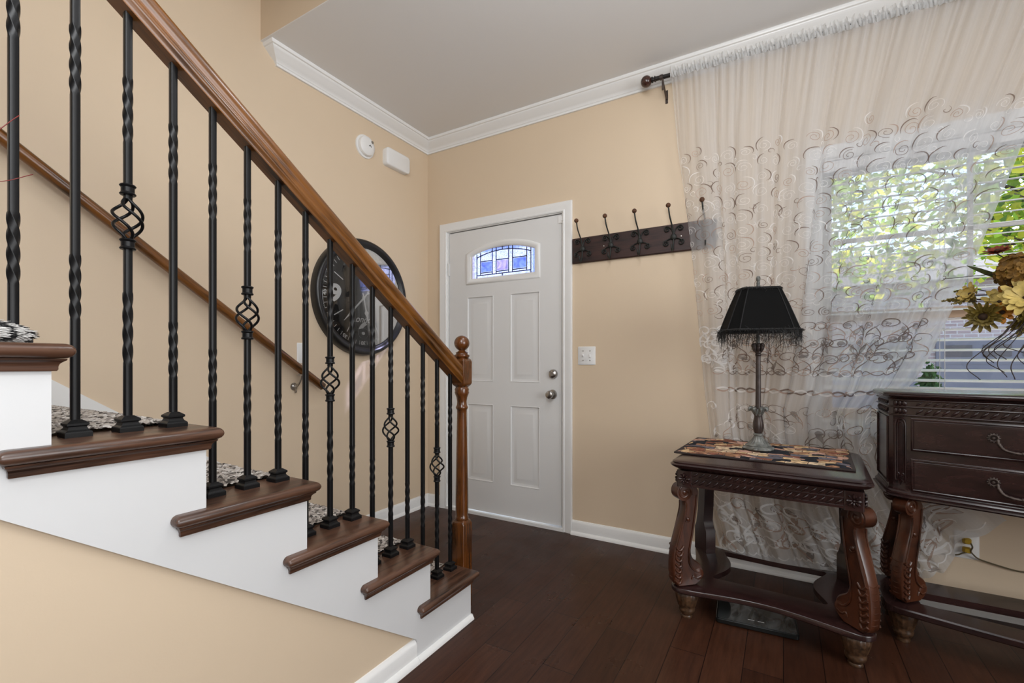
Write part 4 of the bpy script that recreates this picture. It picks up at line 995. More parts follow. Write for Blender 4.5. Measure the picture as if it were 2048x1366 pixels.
def carve_leg(m):
    for sy in (-1, 1):
        y = sy * .0250
        m.lathe([(.001, sy * .029), (.0075, sy * .028), (.011, sy * .026), (.012, sy * .020)], (.012, 0, .377), 16, 'Y')
        m.tube([(.012 + (.033 - .020 * k / 26) * math.cos(R(200) - k / 26 * 7.6), y, .377 + (.033 - .020 * k / 26) * math.sin(R(200) - k / 26 * 7.6)) for k in range(27)], .0045, 6)
        m.ball((-.004, y, .270), .0085, 12, 8, 1, .6, 1)
        m.tube([(-.004 + .013 * math.cos(R(-150 + 22 * k)), y, .270 + .013 * math.sin(R(-150 + 22 * k))) for k in range(10)], .0025, 5)
        m.tube(cr([(-.046, y, .365), (-.040, y, .31), (-.026, y, .22), (-.010, y, .14), (-.014, y, .09), (-.040, y, .062), (-.058, y, .060)], 4), .0042, 6)
        m.tube(cr([(.004, y, .335), (.006, y, .30), (.026, y, .225), (.044, y, .165), (.052, y, .12)], 4), .0038, 6)
        m.tube(cr([(-.066, y, .040), (-.045, y, .034), (-.030, y, .044), (-.022, y, .030)], 4), .0038, 6)
        for k in range(7):
            z = .158 - .0215 * k; w_ = .036 - .0012 * k
            m.tube(cr([(.052 + .002 * min(k, 4) - .003 * max(0, k - 4) - w_, y, z + .006), (.052 - w_ * .7, y + sy * .001, z - .006), (.051 - w_ * .3, y + sy * .0015, z - .007), (.050 + .001 * min(k, 4), y, z + .005)], 4), .0056, 7)
    for k in range(8):                                             # the same leaf ridges wrap the outer edge
        z = .165 - .0205 * k; r = interp([(0, .040), (.04, .0590), (.0746, .0625), (.117, .060), (.17, .052)], max(0, z))[0]
        m.tube([(r - .004, -.019, z + .002), (r - .0022, -.010, z - .003), (r - .0018, 0, z - .005), (r - .0022, .010, z - .003), (r - .004, .019, z + .002)], .0038, 6)
    m.lathe([(.020, -.0265), (.034, -.0245), (.034, .0245), (.020, .0265)], (.012, 0, .377), 24, 'Y')
    m.lathe([(.012, -.027), (.022, -.024), (.022, .024), (.012, .027)], (-.056, 0, .048), 20, 'Y')
def foot(m, h):
    m.lathe([(.040, h), (.047, h - .006), (.050, h - .016), (.047, h - .034), (.038, h * .46), (.031, h * .38), (.034, h * .33), (.033, h * .25), (.026, h * .16), (.021, h * .10), (.024, h * .05), (.022, 0)], (0, 0, 0), 48, 'Z', 16, .10, (h * .40, h - .006))
def rope(m, p0, p1, z, hgt, n, out):
    """row of slanted gadroons between two points of a front; out = outward direction"""
    for k in range(n):
        t = (k + .5) / n; x, y = lin(p0[0], p1[0], t), lin(p0[1], p1[1], t)
        L_ = math.hypot(p1[0] - p0[0], p1[1] - p0[1]) / n; ux, uy = (p1[0] - p0[0]) / (L_ * n), (p1[1] - p0[1]) / (L_ * n)
        pts = []
        for s_ in (-1, -.5, 0, .5, 1):
            pts.append((x + ux * L_ * .42 * s_ + out[0] * .0018 * (1 - s_ * s_), y + uy * L_ * .42 * s_ + out[1] * .0018 * (1 - s_ * s_), z + hgt * .42 * s_ * abs(s_) ** .3))
        m.tube(pts, [hgt * .06, hgt * .17, hgt * .20, hgt * .16, hgt * .06], 7)
def rosette(m, c, r, out):
    ux, uy = -out[1], out[0]
    for k in range(8):
        a = k * math.pi / 4; pts = []
        for q, o in ((.2, .002), (.5, .006), (.8, .005), (1.0, .001)):
            pts.append((c[0] + ux * r * q * math.cos(a) + out[0] * o, c[1] + uy * r * q * math.cos(a) + out[1] * o, c[2] + r * q * math.sin(a)))
        m.tube(pts, [r * .08, r * .17, r * .2, r * .07], 6)
    m.ball((c[0] + out[0] * .003, c[1] + out[1] * .003, c[2]), r * .2, 10, 6)
def ring_slab(m, outer, inner, z0, z1, e=.004):
    n = len(outer)
    def sh(P, q):
        c = (sum(p[0] for p in P) / n, sum(p[1] for p in P) / n); out = []
        for i in range(n):
            a, b = P[i - 1], P[(i + 1) % n]; d = Vector((b[0] - a[0], b[1] - a[1])).normalized(); out.append((P[i][0] + d.y * q, P[i][1] - d.x * q))
        return out
    L_ = [(outer, 0, z0 + e), (outer, 0, z1 - e), (outer, -e * .4, z1 - e * .4), (outer, -e, z1), (inner, 0, z1), (inner, 0, z0), (outer, -e, z0)]
    m.loft([[(x, y, z) for x, y in sh(P, q)] for P, q, z in L_], closed=True)
def curve_rect(hx, y0, y1, r, bow, side, n=14):
    """shelf outline: four sides bowed inward, rounded corners"""
    pts = []
    cs = [(hx - r, y0 + r, -90), (hx - r, y1 - r, 0), (-hx + r, y1 - r, 90), (-hx + r, y0 + r, 180)]
    corners = [[(cx + r * math.cos(R(a + 22.5 * k)), cy_ + r * math.sin(R(a + 22.5 * k))) for k in range(5)] for cx, cy_, a in cs]
    dirs = [(-side, 0), (0, -bow), (side, 0), (0, bow)]
    for i in range(4):
        pts += corners[i]; a, b = corners[i][-1], corners[(i + 1) % 4][0]
        for k in range(1, n):
            t = k / n; w_ = math.sin(math.pi * t) ** 1.3
            pts.append((lin(a[0], b[0], t) + dirs[i][0] * w_, lin(a[1], b[1], t) + dirs[i][1] * w_))
    return pts

# ------------------------------------------------------------------ end table
TC, TR = (-.056, 2.295, 0), R(-3.0)
tb = thing('side_table', 'carved dark cherry end table with scrolled legs under the lamp', 'side table', TC, TR)
m = MB()
def trr(q): return rrect(-.335 - q, .335 + q, -.322 - q, .322 + q, .045, 6)
m.loft([[(x, y, z) for x, y in trr(q)] for z, q in ((.640, -.030), (.646, -.026), (.650, -.012), (.655, -.004), (.662, .004), (.668, .006), (.672, .002), (.674, -.002), (.678, -.001), (.682, -.006), (.684, -.014), (.6855, -.020))])
m.build('tabletop', M['cherry'], tb, smooth=40)
m = MB()
for (x0, x1, y0, y1) in ((-.255, .255, -.297, -.275), (-.255, .255, .275, .297), (-.310, -.288, -.24, .24), (.288, .310, -.24, .24)):
    m.box(x0, x1, y0, y1, .582, .642)
    e = .004 if y1 - y0 < .1 else 0
    m.box(x0 - (0 if e else .004), x1 + (0 if e else .004), y0 - e, y1 + e, .579, .588); m.box(x0 - (0 if e else .003), x1 + (0 if e else .003), y0 - e * .7, y1 + e * .7, .6125, .6165)
ap = m.build('apron', M['cherry'], tb, smooth=0)
for a_, b_, n2_, out_ in (((-.252, -.298), (.252, -.298), 17, (0, -1)), ((-.311, -.24), (-.311, .24), 15, (-1, 0)), ((.311, .24), (.311, -.24), 15, (1, 0))):
    m = MB()
    for z, h in ((.600, .025), (.629, .023)): rope(m, a_, b_, z, h, n2_ + 3, out_)
    m.build('carved_moulding', M['carving'], ap, smooth=60)
for sx in (-1, 1):
    for sy in (-1, 1):
        m = MB(); cx, cy_ = sx * .283, sy * .270
        m.loft([[(x, y, z) for x, y in rrect(cx - .030, cx + .030, cy_ - .030, cy_ + .030, .006, 3)] for z in (.574, .642)])
        rosette(m, (cx, cy_ + sy * .030, .609), .024, (0, sy)); rosette(m, (cx + sx * .030, cy_, .609), .024, (sx, 0))
        m.build('corner_block', M['cherry'], tb, smooth=40)
def rear_leg(m):
    pts = [(.045, 0), (.045, .105), (.034, .125), (.020, .19), (.014, .28), (.016, .37), (.022, .44), (-.038, .44), (-.042, .36), (-.036, .24), (-.028, .15), (-.040, .118), (-.050, .105), (-.050, 0)]
    m.loft([[(a, y, b) for a, b in pts] for y in (-.026, .026)])
for sx in (-1, 1):
    for sy in (-1, 1):
        T = Matrix.Translation((sx * .302, sy * .222, .135)) @ Matrix.Rotation(math.atan2(sy, sx), 4, 'Z') @ Matrix.Diagonal((1, 1, 1.072, 1))
        m = MB(); m.M = T
        if sy < 0: leg_shapes(m)
        else: rear_leg(m)
        lg = m.build('leg', M['cherryleg'] if sy < 0 else M['cherry'], tb, smooth=40)
        if sy < 0:
            m = MB(); m.M = T; carve_leg(m); m.build('carving', M['cherryleg'], lg, smooth=60)
        m = MB(); m.M = Matrix.Translation((sx * .292, sy * .214, 0)); foot(m, .116); m.build('foot', M['antique'], tb, smooth=60)
m = MB(); ring_slab(m, curve_rect(.352, -.272, .300, .050, .050, .040), curve_rect(.212, -.088, .252, .012, .004, .050), .114, .137)
m.build('shelf', M['cherry'], tb, smooth=40)

# woven mat on the table
pm = thing('table_mat', 'patchwork tapestry mat spread on the end table', 'mat', (-.070, 2.345, .6855), R(-3.0))
m = MB(); n = 30; rnd = random.Random(7)
def wavy(x, y): return .0022 * math.sin(x * 38 + y * 11) + .0016 * math.sin(y * 52 + x * 23)
X0, X1, Y0, Y1 = -.338, .310, -.218, .262
gx = lambda i: lin(X0, X1, i / 44); gy = lambda j: lin(Y0, Y1, j / 30)
def edge(x, y): 
    d = min(x - X0, X1 - x, y - Y0, Y1 - y); return 1 - math.exp(-d / .012)
m.strip([[(gx(i) + (.004 * math.sin(gy(j) * 40) if i in (0, 44) else 0), gy(j) + (.003 * math.sin(gx(i) * 50) if j in (0, 30) else 0), .0062 + .006 * edge(gx(i), gy(j)) + wavy(gx(i), gy(j))) for i in range(45)] for j in range(31)])
m.build('cloth', M['mat'], pm, smooth=180)
m = MB(); m.loft([[(x, y, z) for x, y in rrect(X0 - q, X1 + q, Y0 - q, Y1 + q, .006, 3)] for z, q in ((.0004, -.002), (.002, .003), (.007, .003), (.0085, 0))]); m.build('binding', M['matedge'], pm)

# table lamp
LX, LY, LZ = -.098, 2.360, .6985
lm = thing('table_lamp', 'tall pewter table lamp with black fringed shade', 'table lamp', (LX, LY, LZ), R(20))
m = MB()
m.lathe([(.056, 0), (.062, .004), (.062, .008), (.056, .012), (.051, .018), (.053, .021), (.047, .025), (.031, .040), (.021, .055), (.0165, .062), (.0205, .065), (.0205, .070), (.015, .074)], (0, 0, 0), 72, 'Z', 18, .10, (.022, .058))
for k in range(6):
    a = k * math.pi / 3; m.ball((.055 * math.cos(a), .055 * math.sin(a), .0075), .013, 10, 6, 1, 1, .58)
m.build('base', M['pewter'], lm, smooth=50)
m = MB(); m.lathe([(.013, .070), (.019, .082), (.0225, .100), (.022, .118), (.018, .140), (.0165, .152), (.019, .160), (.016, .166)], (0, 0, 0), 64, 'Z', 8, .09, (.075, .150)); m.build('urn', M['lampbrown'], lm, smooth=50)
def leaves(m, z, r, n, h):
    for k in range(n):
        a = 2 * math.pi * k / n; c, s_ = math.cos(a), math.sin(a)
        P = cr([(.012 * c, .012 * s_, z), (.019 * c, .019 * s_, z + h * .5), (r * .8 * c, r * .8 * s_, z + h), (r * 1.05 * c, r * 1.05 * s_, z + h * .92), (r * c, r * s_, z + h * .62)], 4)
        m.tube(P, [.0045 + .003 * math.sin(math.pi * i / (len(P) - 1)) for i in range(len(P))], 7)
m = MB(); leaves(m, .152, .036, 8, .034); m.lathe([(.016, .155), (.020, .172), (.015, .182)], (0, 0, 0), 20); m.build('leaf_collar', M['pewter'], lm, smooth=60)
m = MB(); m.lathe([(.0115, .178), (.0115, .200), (.0100, .425)], (0, 0, 0), 40, 'Z', 10, .08, (.18, .42)); m.build('column', M['lampbrown'], lm, smooth=60)
m = MB(); m.lathe([(.010, .420), (.013, .424), (.013, .429), (.011, .432), (.014, .437), (.0125, .442)], (0, 0, 0), 24); leaves(m, .440, .021, 7, .032); m.build('capital', M['lampbrown'], lm, smooth=60)
m = MB(); m.lathe([(.0075, .46), (.0075, .505), (.004, .51), (.004, .735), (.001, .735)], (0, 0, 0), 14); m.build('socket_tube', M['pewter'], lm)
def oct8(a, b, c): return [(a - c, -b), (a, -b + c), (a, b - c), (a - c, b), (-a + c, b), (-a, b - c), (-a, -b + c), (-a + c, -b)]
SB, ST_ = (.148, .108, .040), (.078, .060, .020); z0_, z1_ = .530, .722
m = MB(); ro_ = []
for t in [i / 6 for i in range(7)]:
    k = t - .03 * math.sin(math.pi * t)
    a, b, c = [lin(p, q, k) for p, q in zip(SB, ST_)]; ro_.append([(x, y, lin(z0_, z1_, t)) for x, y in oct8(a, b, c)])
m.loft(ro_, cap=False); shd = m.build('lamp_shade', M['shade'], lm, smooth=12)
for j in range(8):
    m = MB(); P = [tuple(Vector((r_[j][0] * 1.008, r_[j][1] * 1.008, r_[j][2]))) for r_ in ro_]; m.tube(P, .0022, 6); m.build('seam_tape', M['shadetape'], shd, smooth=60)
m = MB(); rnd = random.Random(3)
B8 = oct8(*SB); T8 = oct8(*ST_)
def along(P, t):
    L_ = [math.hypot(P[(i + 1) % 8][0] - P[i][0], P[(i + 1) % 8][1] - P[i][1]) for i in range(8)]; d = (t % 1) * sum(L_)
    for i in range(8):
        if d <= L_[i]: k = d / L_[i]; return lin(P[i][0], P[(i + 1) % 8][0], k), lin(P[i][1], P[(i + 1) % 8][1], k)
        d -= L_[i]
    return P[0]
for k in range(620):                                               # hanging eyelash fringe
    x, y = along(B8, k / 620 + rnd.random() * .002); n_ = Vector((x, y, 0)).normalized(); L_ = rnd.uniform(.020, .060) + (.040 if rnd.random() < .2 else 0)
    p = Vector((x, y, z0_ + .004)); P = [p, p + n_ * .006 + Vector((0, 0, -.006)), p + n_ * rnd.uniform(.002, .010) + Vector((rnd.uniform(-.006, .006), rnd.uniform(-.006, .006), -L_ * .55)), p + n_ * rnd.uniform(-.002, .012) + Vector((rnd.uniform(-.010, .010), rnd.uniform(-.010, .010), -L_))]
    m.tube(P, .00055, 3, False)
for P8, z, cnt, s_ in ((B8, z0_ + .004, 700, 1.0), (T8, z1_ - .002, 420, .85)):
    for k in range(cnt):                                           # fluffy trim hugging both rims
        x, y = along(P8, k / cnt + rnd.random() * .003); n_ = Vector((x, y, 0)).normalized(); p = Vector((x, y, z)) + n_ * .001
        d = Vector((rnd.uniform(-1, 1), rnd.uniform(-1, 1), rnd.uniform(-.8, .9))) + n_ * 1.1; d.normalize(); L_ = rnd.uniform(.008, .017) * s_ * (2.0 if rnd.random() < .06 else 1)
        m.tube([p, p + d * L_ * .6, p + d * L_ + Vector((0, 0, -.004))], .0007, 3, False)
    m.tube([(x * 1.012, y * 1.012, z) for x, y in P8], .0055, 8, closed=True)
fr = m.build('fringe', M['fringe'], lm, smooth=0); tag(fr, kind='stuff')
m = MB(); m.lathe([(.003, .722), (.007, .728), (.009, .735), (.007, .742), (.008, .750), (.0055, .756), (.009, .764), (.0095, .772), (.006, .780), (.001, .782)], (0, 0, 0), 20); m.build('finial', M['pewter'], lm)
m = MB(); m.box(-ST_[0] + .002, ST_[0] - .002, -.0015, .0015, .716, .719); m.box(-.0015, .0015, -ST_[1] + .002, ST_[1] - .002, .716, .719); m.build('spider', M['rodblack'], lm)

# glass scale on the floor under the table
gs = thing('bathroom_scale', 'flat square glass scale on the floor under the end table', 'scale', (-.105, 2.262, 0), R(4))
m = MB(); m.loft([[(x, y, z) for x, y in rrect(-.150 + q, .150 - q, -.150 + q, .150 - q, .012, 4)] for z, q in ((.004, .002), (.006, 0), (.020, 0), (.022, .002))]); m.build('platform', M['slabedge'], gs)
m = MB(); m.loft([[(x, y, z) for x, y in rrect(-.143, .143, -.143, .143, .010, 4)] for z in (.021, .0232)]); m.build('glass_top', M['slab'], gs)
for x in (-.12, .12):
    for y in (-.12, .12):
        m = MB(); m.lathe([(.012, 0), (.014, .001), (.014, .006)], (x, y, 0), 14); m.build('foot', M['slabedge'], gs)
m = MB(); m.box(-.030, -.006, -.108, -.104, .0233, .0236); m.box(.006, .030, -.108, -.104, .0233, .0236); m.build('white_dash', M['white'], gs, smooth=0)  # two short white dashes lying on the glass top

# ------------------------------------------------------------------ chest of drawers
CHX, CHY = 1.06, 2.47
ch = thing('chest_of_drawers', 'dark carved chest with two drawers on scrolled legs', 'chest of drawers', (CHX, CHY, 0)); cho = (CHX, CHY, 0)
half = [(.366, 2.620), (.366, 2.372), (.376, 2.352), (.404, 2.333), (.425, 2.3238), (.800, 2.2164), (.90, 2.195), (1.06, 2.185)]
full = half + [(2 * CHX - x, y) for x, y in half[-2::-1]]
def plan(q):
    out = []; n = len(full)
    for i in range(n):
        a, b = full[i - 1] if i else full[0], full[(i + 1)] if i < n - 1 else full[-1]
        d = Vector((b[0] - a[0], b[1] - a[1])).normalized(); nx_, ny_ = d.y, -d.x
        if i in (0, n - 1): nx_ = -1 if i == 0 else 1; ny_ = 0
        out.append((full[i][0] + nx_ * q * (1 if nx_ or ny_ else 0), full[i][1] + ny_ * q))
    return out
# outward is to the left of travel along the outline, which runs clockwise seen from above
def plan_o(q):
    out = []; n = len(full)
    for i in range(n):
        a = full[i - 1] if i else None; b = full[i + 1] if i < n - 1 else None; ns = []
        for p, r_ in ((a, full[i]), (full[i], b)):
            if p and r_:
                d = Vector((r_[0] - p[0], r_[1] - p[1])).normalized(); ns.append(Vector((d.y, -d.x)))
        nn = sum(ns, Vector((0, 0))); nn.normalize(); k = 1 / max(.5, nn.dot(ns[0]))
        out.append((full[i][0] + nn.x * q * k, full[i][1] + nn.y * q * k))
    return out
sgn = 1 if plan_o(.01)[1][0] < full[1][0] else -1
def pl(q): return plan_o(q * sgn)
def lay(m, L_): m.loft([[(x, y, z) for x, y in pl(q)] for z, q in L_])
m = MB(); lay(m, ((.592, 0), (.592, 0), (.948, 0))); m.build('carcass', M['cherry'], ch, smooth=25, off=cho)
m = MB(); lay(m, ((.944, .002), (.947, .006), (.950, .008), (.953, .015), (.957, .020), (.961, .021), (.964, .018), (.966, .019), (.970, .018), (.973, .013), (.975, .006))); m.build('top', M['cherry'], ch, smooth=25, off=cho)
m = MB(); lay(m, ((.558, -.004), (.561, .014), (.566, .018), (.571, .017), (.573, .010), (.578, .011), (.583, .009), (.588, .003), (.594, .001))); m.build('base_moulding', M['cherry'], ch, smooth=25, off=cho)
F0, F1 = Vector((.425, 2.3238)), Vector((.800, 2.2164)); fd = (F1 - F0).normalized(); fo_ = Vector((fd.y, -fd.x))
if fo_.y > 0: fo_ = -fo_
F0r = Vector((2 * CHX - F1.x, F1.y)); fdr = Vector((fd.x, -fd.y)); for_ = Vector((-fo_.x, fo_.y))
def fp(t, o, right=False):
    """point on the drawer front: t metres from the left end, o outwards"""
    if not right: p = F0 + fd * t + fo_ * o
    else: p = F0r + fdr * t + for_ * o
    return p
def front_pts(q, o):
    """drawer front across the bowed middle, inset q at the ends"""
    P = [F0 + fd * q, F1, Vector((.90, 2.195)), Vector((1.06, 2.185)), Vector((1.22, 2.195)), Vector((2 * CHX - .800, 2.2164)), Vector((2 * CHX - .425, 2.3238)) - fdr * q]
    N_ = [fo_, (fo_ + Vector((-.13, -.99))).normalized(), Vector((-.095, -.995)), Vector((0, -1)), Vector((.095, -.995)), (for_ + Vector((.13, -.99))).normalized(), for_]
    return [p + n_ * o for p, n_ in zip(P, N_)]
for zz0, zz1 in ((.748, .875), (.593, .718)):
    m = MB(); rings = []
    for q, o, dz in ((.0, .001, 0), (.0, .006, .0), (.003, .008, .003), (.006, .0085, .006), (.009, .0072, .009), (.011, .0088, .011), (.018, .009, .018)):
        P = front_pts(q, o); rings.append([(p.x, p.y, zz0 + dz) for p in P] + [(p.x, p.y, zz1 - dz) for p in P[::-1]])
    m.loft(rings, cap=False)
    P = front_pts(.018, .009); m.strip([[(p.x, p.y, zz0 + .018) for p in P], [(p.x, p.y, zz1 - .018) for p in P]])
    dw = m.build('drawer', M['cherry'], ch, smooth=25, off=cho)
    for right in (False, True):
        m = MB(); zc = zz0 + .076
        t0, t1 = (.222, .362) if not right else (.026, .166)
        for t, e in ((t0, 1), (t1, -1)):
            p = fp(t, .009, right); o2 = fo_ if not right else for_; q = p + o2 * .004
            u2 = fd if not right else fdr
            m.tube([(q.x + u2.x * .0115 * math.cos(2 * math.pi * k / 20), q.y + u2.y * .0115 * math.cos(2 * math.pi * k / 20), zc + .0115 * math.sin(2 * math.pi * k / 20)) for k in range(20)], .0032, 7, closed=True)
            for k in range(12): m.ball((q.x + u2.x * .0150 * math.cos(k * .5236), q.y + u2.y * .0150 * math.cos(k * .5236), zc + .0150 * math.sin(k * .5236)), .0030, 6, 4)
            m.ball((q.x, q.y, zc), .0048, 10, 6); m.tube([(p.x, p.y, zc), (q.x + o2.x * .008, q.y + o2.y * .008, zc)], .003, 6)
        def hp(t, z, o): 
            p = fp(t, .009 + o, right); return (p.x, p.y, z)
        tm = (t0 + t1) / 2
        P = cr([hp(t0 + .010, zc - .004, .014), hp(t0 + .014, zc - .020, .020), hp(t0 + .030, zc - .038, .024), hp(tm, zc - .045, .026), hp(t1 - .030, zc - .038, .024), hp(t1 - .014, zc - .020, .020), hp(t1 - .010, zc - .004, .014)], 7)
        nP = len(P); m.tube(P, [.0042 + (.0022 * math.sin(i * 1.9) ** 2 if .12 * nP < i < .88 * nP else 0) for i in range(nP)], 8)
        for t in (tm, tm - .022, tm + .022): m.ball(hp(t, zc - .0445, .0255), .0068 if t == tm else .0050, 10, 6)
        m.build('handle', M['bronze'], dw, smooth=60, off=cho)
for (a, b, out, n_) in ((fp(.012, .0), fp(.386, .0), fo_, 15), (Vector((.366, 2.60)), Vector((.366, 2.385)), Vector((-1, 0)), 8), (fp(0, 0, True), fp(.374, 0, True), for_, 15)):
    m = MB(); rope(m, a, b, .900, .026, n_, out); rope(m, a, b, .930, .020, n_, out)
    m.build('carved_frieze', M['carving'], ch, smooth=60, off=cho)
m = MB()
for z, o in ((.9155, .003), (.884, .004), (.942, .003)):
    P = pl(o * 1.0); m.tube([(x, y, z) for x, y in P], .0035, 6)
m.build('frieze_bead', M['cherry'], ch, smooth=60, off=cho)
for mir in (False, True):                                          # cartouche on the canted corner posts
    m = MB()
    a, b = Vector((.378, 2.350)), Vector((.416, 2.3285)); d = (b - a).normalized(); o2 = Vector((d.y, -d.x))
    if o2.y > 0: o2 = -o2
    L_ = (b - a).length
    def cp(t, z, o):
        p = a + d * (t * L_) + o2 * o; return ((2 * CHX - p.x) if mir else p.x, p.y, z)
    out_ = [(.14, .635), (.14, .845), (.20, .862), (.34, .868), (.66, .868), (.80, .862), (.86, .845), (.86, .635), (.80, .622), (.62, .630), (.50, .612), (.38, .630), (.20, .622)]
    m.tube([cp(t, z, .002) for t, z in out_], .0034, 6, closed=True)
    m.tube([cp(.5 + (t - .5) * .62, .742 + (z - .742) * .90, .002) for t, z in out_], .0024, 6, closed=True)
    for t, z in ((.33, .650), (.67, .650)): m.tube([cp(t + .12 * math.cos(k * .5) * (1 - k / 20), z + .008 * math.sin(k * .5) * (1 - k / 20), .003) for k in range(16)], .002, 5)
    for t in (.2, .5, .8):
        for z in (.900, .930): m.ball(cp(t, z, .001), .008, 8, 6, 1, .7, 1.4)
    m.build('post_cartouche', M['carving'], ch, smooth=60, off=cho)
for sx, fx in ((1, 0), (-1, 2 * CHX)):
    m = MB(); x = .364 * sx + fx
    m.tube([(x, 2.385, .610), (x, 2.385, .872), (x, 2.607, .872), (x, 2.607, .610)], .004, 6, closed=True)
    m.build('side_panel_moulding', M['cherry'], ch, smooth=60, off=cho)
for (lx, ly, ang) in ((.420, 2.362, -135), (2 * CHX - .420, 2.362, -45), (.425, 2.575, 135), (2 * CHX - .425, 2.575, 45)):
    T = Matrix.Translation((lx, ly, .150)) @ Matrix.Rotation(R(ang), 4, 'Z') @ Matrix.Diagonal((.92, 1, 1.0, 1))
    m = MB(); m.M = T; leg_shapes(m); lg = m.build('leg', M['cherryleg'], ch, smooth=40, off=cho)
    m = MB(); m.M = T; carve_leg(m); m.build('carving', M['cherryleg'], lg, smooth=60, off=cho)
    m = MB(); fx = .405 if lx < CHX else 2 * CHX - .405; fy = 2.345 if ly < 2.5 else 2.560
    m.M = Matrix.Translation((fx, fy, 0)); foot(m, .130); m.build('foot', M['antique'], ch, smooth=60, off=cho)
def fr_y(x): return 2.292 - .0 * x
m = MB(); n = 24
xa, xb = .345, 2 * CHX - .345
def sy_(x):
    t = (x - xa) / (xb - xa); return lin(2.275, 2.275, t) - .105 * math.sin(math.pi * t)
for (inn, yb2) in ((0, 0),):
    top = [(xa + .02, sy_(xa) + .012)] + [(lin(xa + .035, xb - .035, k / n), sy_(lin(xa, xb, k / n))) for k in range(n + 1)] + [(xb - .02, sy_(xb) + .012)]
    front = [[(x, y, z) for x, y in top] for z in (.128, .134, .148, .152)]
    m.loft([[(x, y + dq, z) for x, y in top] + [(x, sy_(x) + .105 + dq * 0, z) for x, y in top[::-1]] for z, dq in ((.126, .004), (.130, 0), (.147, 0), (.152, .004))])
m.box(xa + .03, xb - .03, 2.470, 2.600, .126, .152)
for x0, x1 in ((xa, xa + .115), (xb - .115, xb)): m.loft([[(x, y, z) for x, y in rrect(x0, x1, 2.285, 2.595, .03, 4)] for z in (.1262, .1518)])
m.build('shelf', M['cherry'], ch, smooth=30, off=cho)

# ------------------------------------------------------------------ flower arrangement on the chest
FX, FY, FZ = .87, 2.40, .9752
fl = thing('flower_arrangement', 'autumn silk flowers spilling over the chest top', 'flower arrangement', (FX, FY, FZ)); flo = (FX, FY, FZ)
m = MB(); m.lathe([(.045, 0), (.050, .006), (.038, .02), (.045, .05), (.068, .11), (.070, .15), (.050, .20), (.038, .225), (.046, .245), (.043, .245), (.034, .225), (.030, .16), (.001, .15)], (FX, FY, FZ), 32); m.build('vase', M['vase'], fl, off=flo)
mouth = Vector((FX, FY, FZ + .235))
def stem(to, r=.0022, sag=.05, name='stem', mat='stem'):
    to = Vector(to); mid = (mouth + to) / 2 + Vector((0, 0, sag)); m = MB(); m.tube(cr([mouth + Vector((0, 0, -.06)), mouth, mid, to], 7), r, 6); m.build(name, M[mat], fl, smooth=180, off=flo)
rnd = random.Random(5)
def petals(m, c, dirv, n, L_, wd, cupv, layers=1, jit=.15):
    d = Vector(dirv).normalized(); a = d.orthogonal().normalized(); b = d.cross(a)
    for ly in range(layers):
        for k in range(n):
            an = 2 * math.pi * (k + .5 * ly) / n + rnd.uniform(-jit, jit); u = a * math.cos(an) + b * math.sin(an); s_ = d.cross(u)
            L2 = L_ * (1 - .22 * ly) * rnd.uniform(.85, 1.1); cp_ = cupv + .25 * ly + rnd.uniform(-.12, .12)
            rows = []
            for t, w_ in ((0, .25), (.3, .75), (.6, 1.0), (.85, .8), (1.0, .12)):
                p = Vector(c) + u * (L2 * t * math.cos(cp_ * t)) + d * (L2 * t * math.sin(cp_) * (1.1 - .5 * t) + .002 * ly)
                rows.append([tuple(p - s_ * wd * w_ * .5), tuple(p + d * -.003 * w_), tuple(p + s_ * wd * w_ * .5)])
            m.strip(rows)
def daisy(c, dirv, mat, n, L_, wd, cup, lay_=1, ctr=.009, name='flower', stemit=True):
    m = MB(); petals(m, c, dirv, n, L_, wd, cup, lay_)
    f = m.build(name, M[mat], fl, smooth=180, off=flo)
    m = MB(); d = Vector(dirv).normalized(); m.ball(tuple(Vector(c) + d * .004), ctr, 12, 8); m.build('flower_centre', M['seed'], f, smooth=180, off=flo)
    if stemit: stem(tuple(Vector(c) - d * .006))
    return f
tag(daisy((.640, 2.235, 1.470), (-.20, -.45, .88), 'rusty', 18, .040, .010, .45, 2), 'rust red daisy')
tag(daisy((.605, 2.235, 1.252), (-.35, -.8, -.25), 'olive', 20, .060, .012, .45, 3, .016), 'olive gold daisy')
tag(daisy((.700, 2.215, 1.305), (-.2, -.95, .35), 'cream', 12, .085, .022, .55, 2, .006), 'large cream lily')
tag(daisy((.655, 2.275, 1.300), (-.1, -.85, .5), 'cream', 11, .062, .018, .7, 2, .006), 'small cream lily')
tag(daisy((.735, 2.255, 1.275), (.1, -.9, .1), 'amber', 12, .055, .014, .5, 2, .007), 'amber flower')
tag(daisy((.690, 2.300, 1.335), (-.3, -.5, .7), 'amber', 10, .055, .014, .6, 2, .007), 'amber flower')
tag(daisy((.770, 2.250, 1.190), (-.1, -.9, -.3), 'gold', 16, .055, .013, .5, 2, .010), 'brown gold flower')
tag(daisy((.715, 2.24, 1.225), (-.15, -.8, -.4), 'olive', 18, .060, .013, .5, 3, .014), 'olive gold daisy')
tag(daisy((.660, 2.260, 1.262), (-.3, -.8, .2), 'amber', 8, .050, .016, .5, 2, .008), 'amber flower')
tag(daisy((.585, 2.285, 1.335), (-.6, -.5, .3), 'cream', 11, .050, .014, .75, 2, .006), 'cream flower')
for c, r in (((.695, 2.25, 1.400), .062), ((.760, 2.27, 1.345), .060)):        # hydrangea-like heads of many florets
    m = MB()
    for k in range(70):
        d = Vector((rnd.gauss(0, 1), rnd.gauss(0, 1), rnd.gauss(0, 1))).normalized(); petals(m, tuple(Vector(c) + d * r * rnd.uniform(.75, 1.0)), tuple(d), 4, .022, .017, .2, 1, .4)
    tag(m.build('flower', M['gold'], fl, smooth=180, off=flo), 'brown gold ruffled flower head'); stem(c)
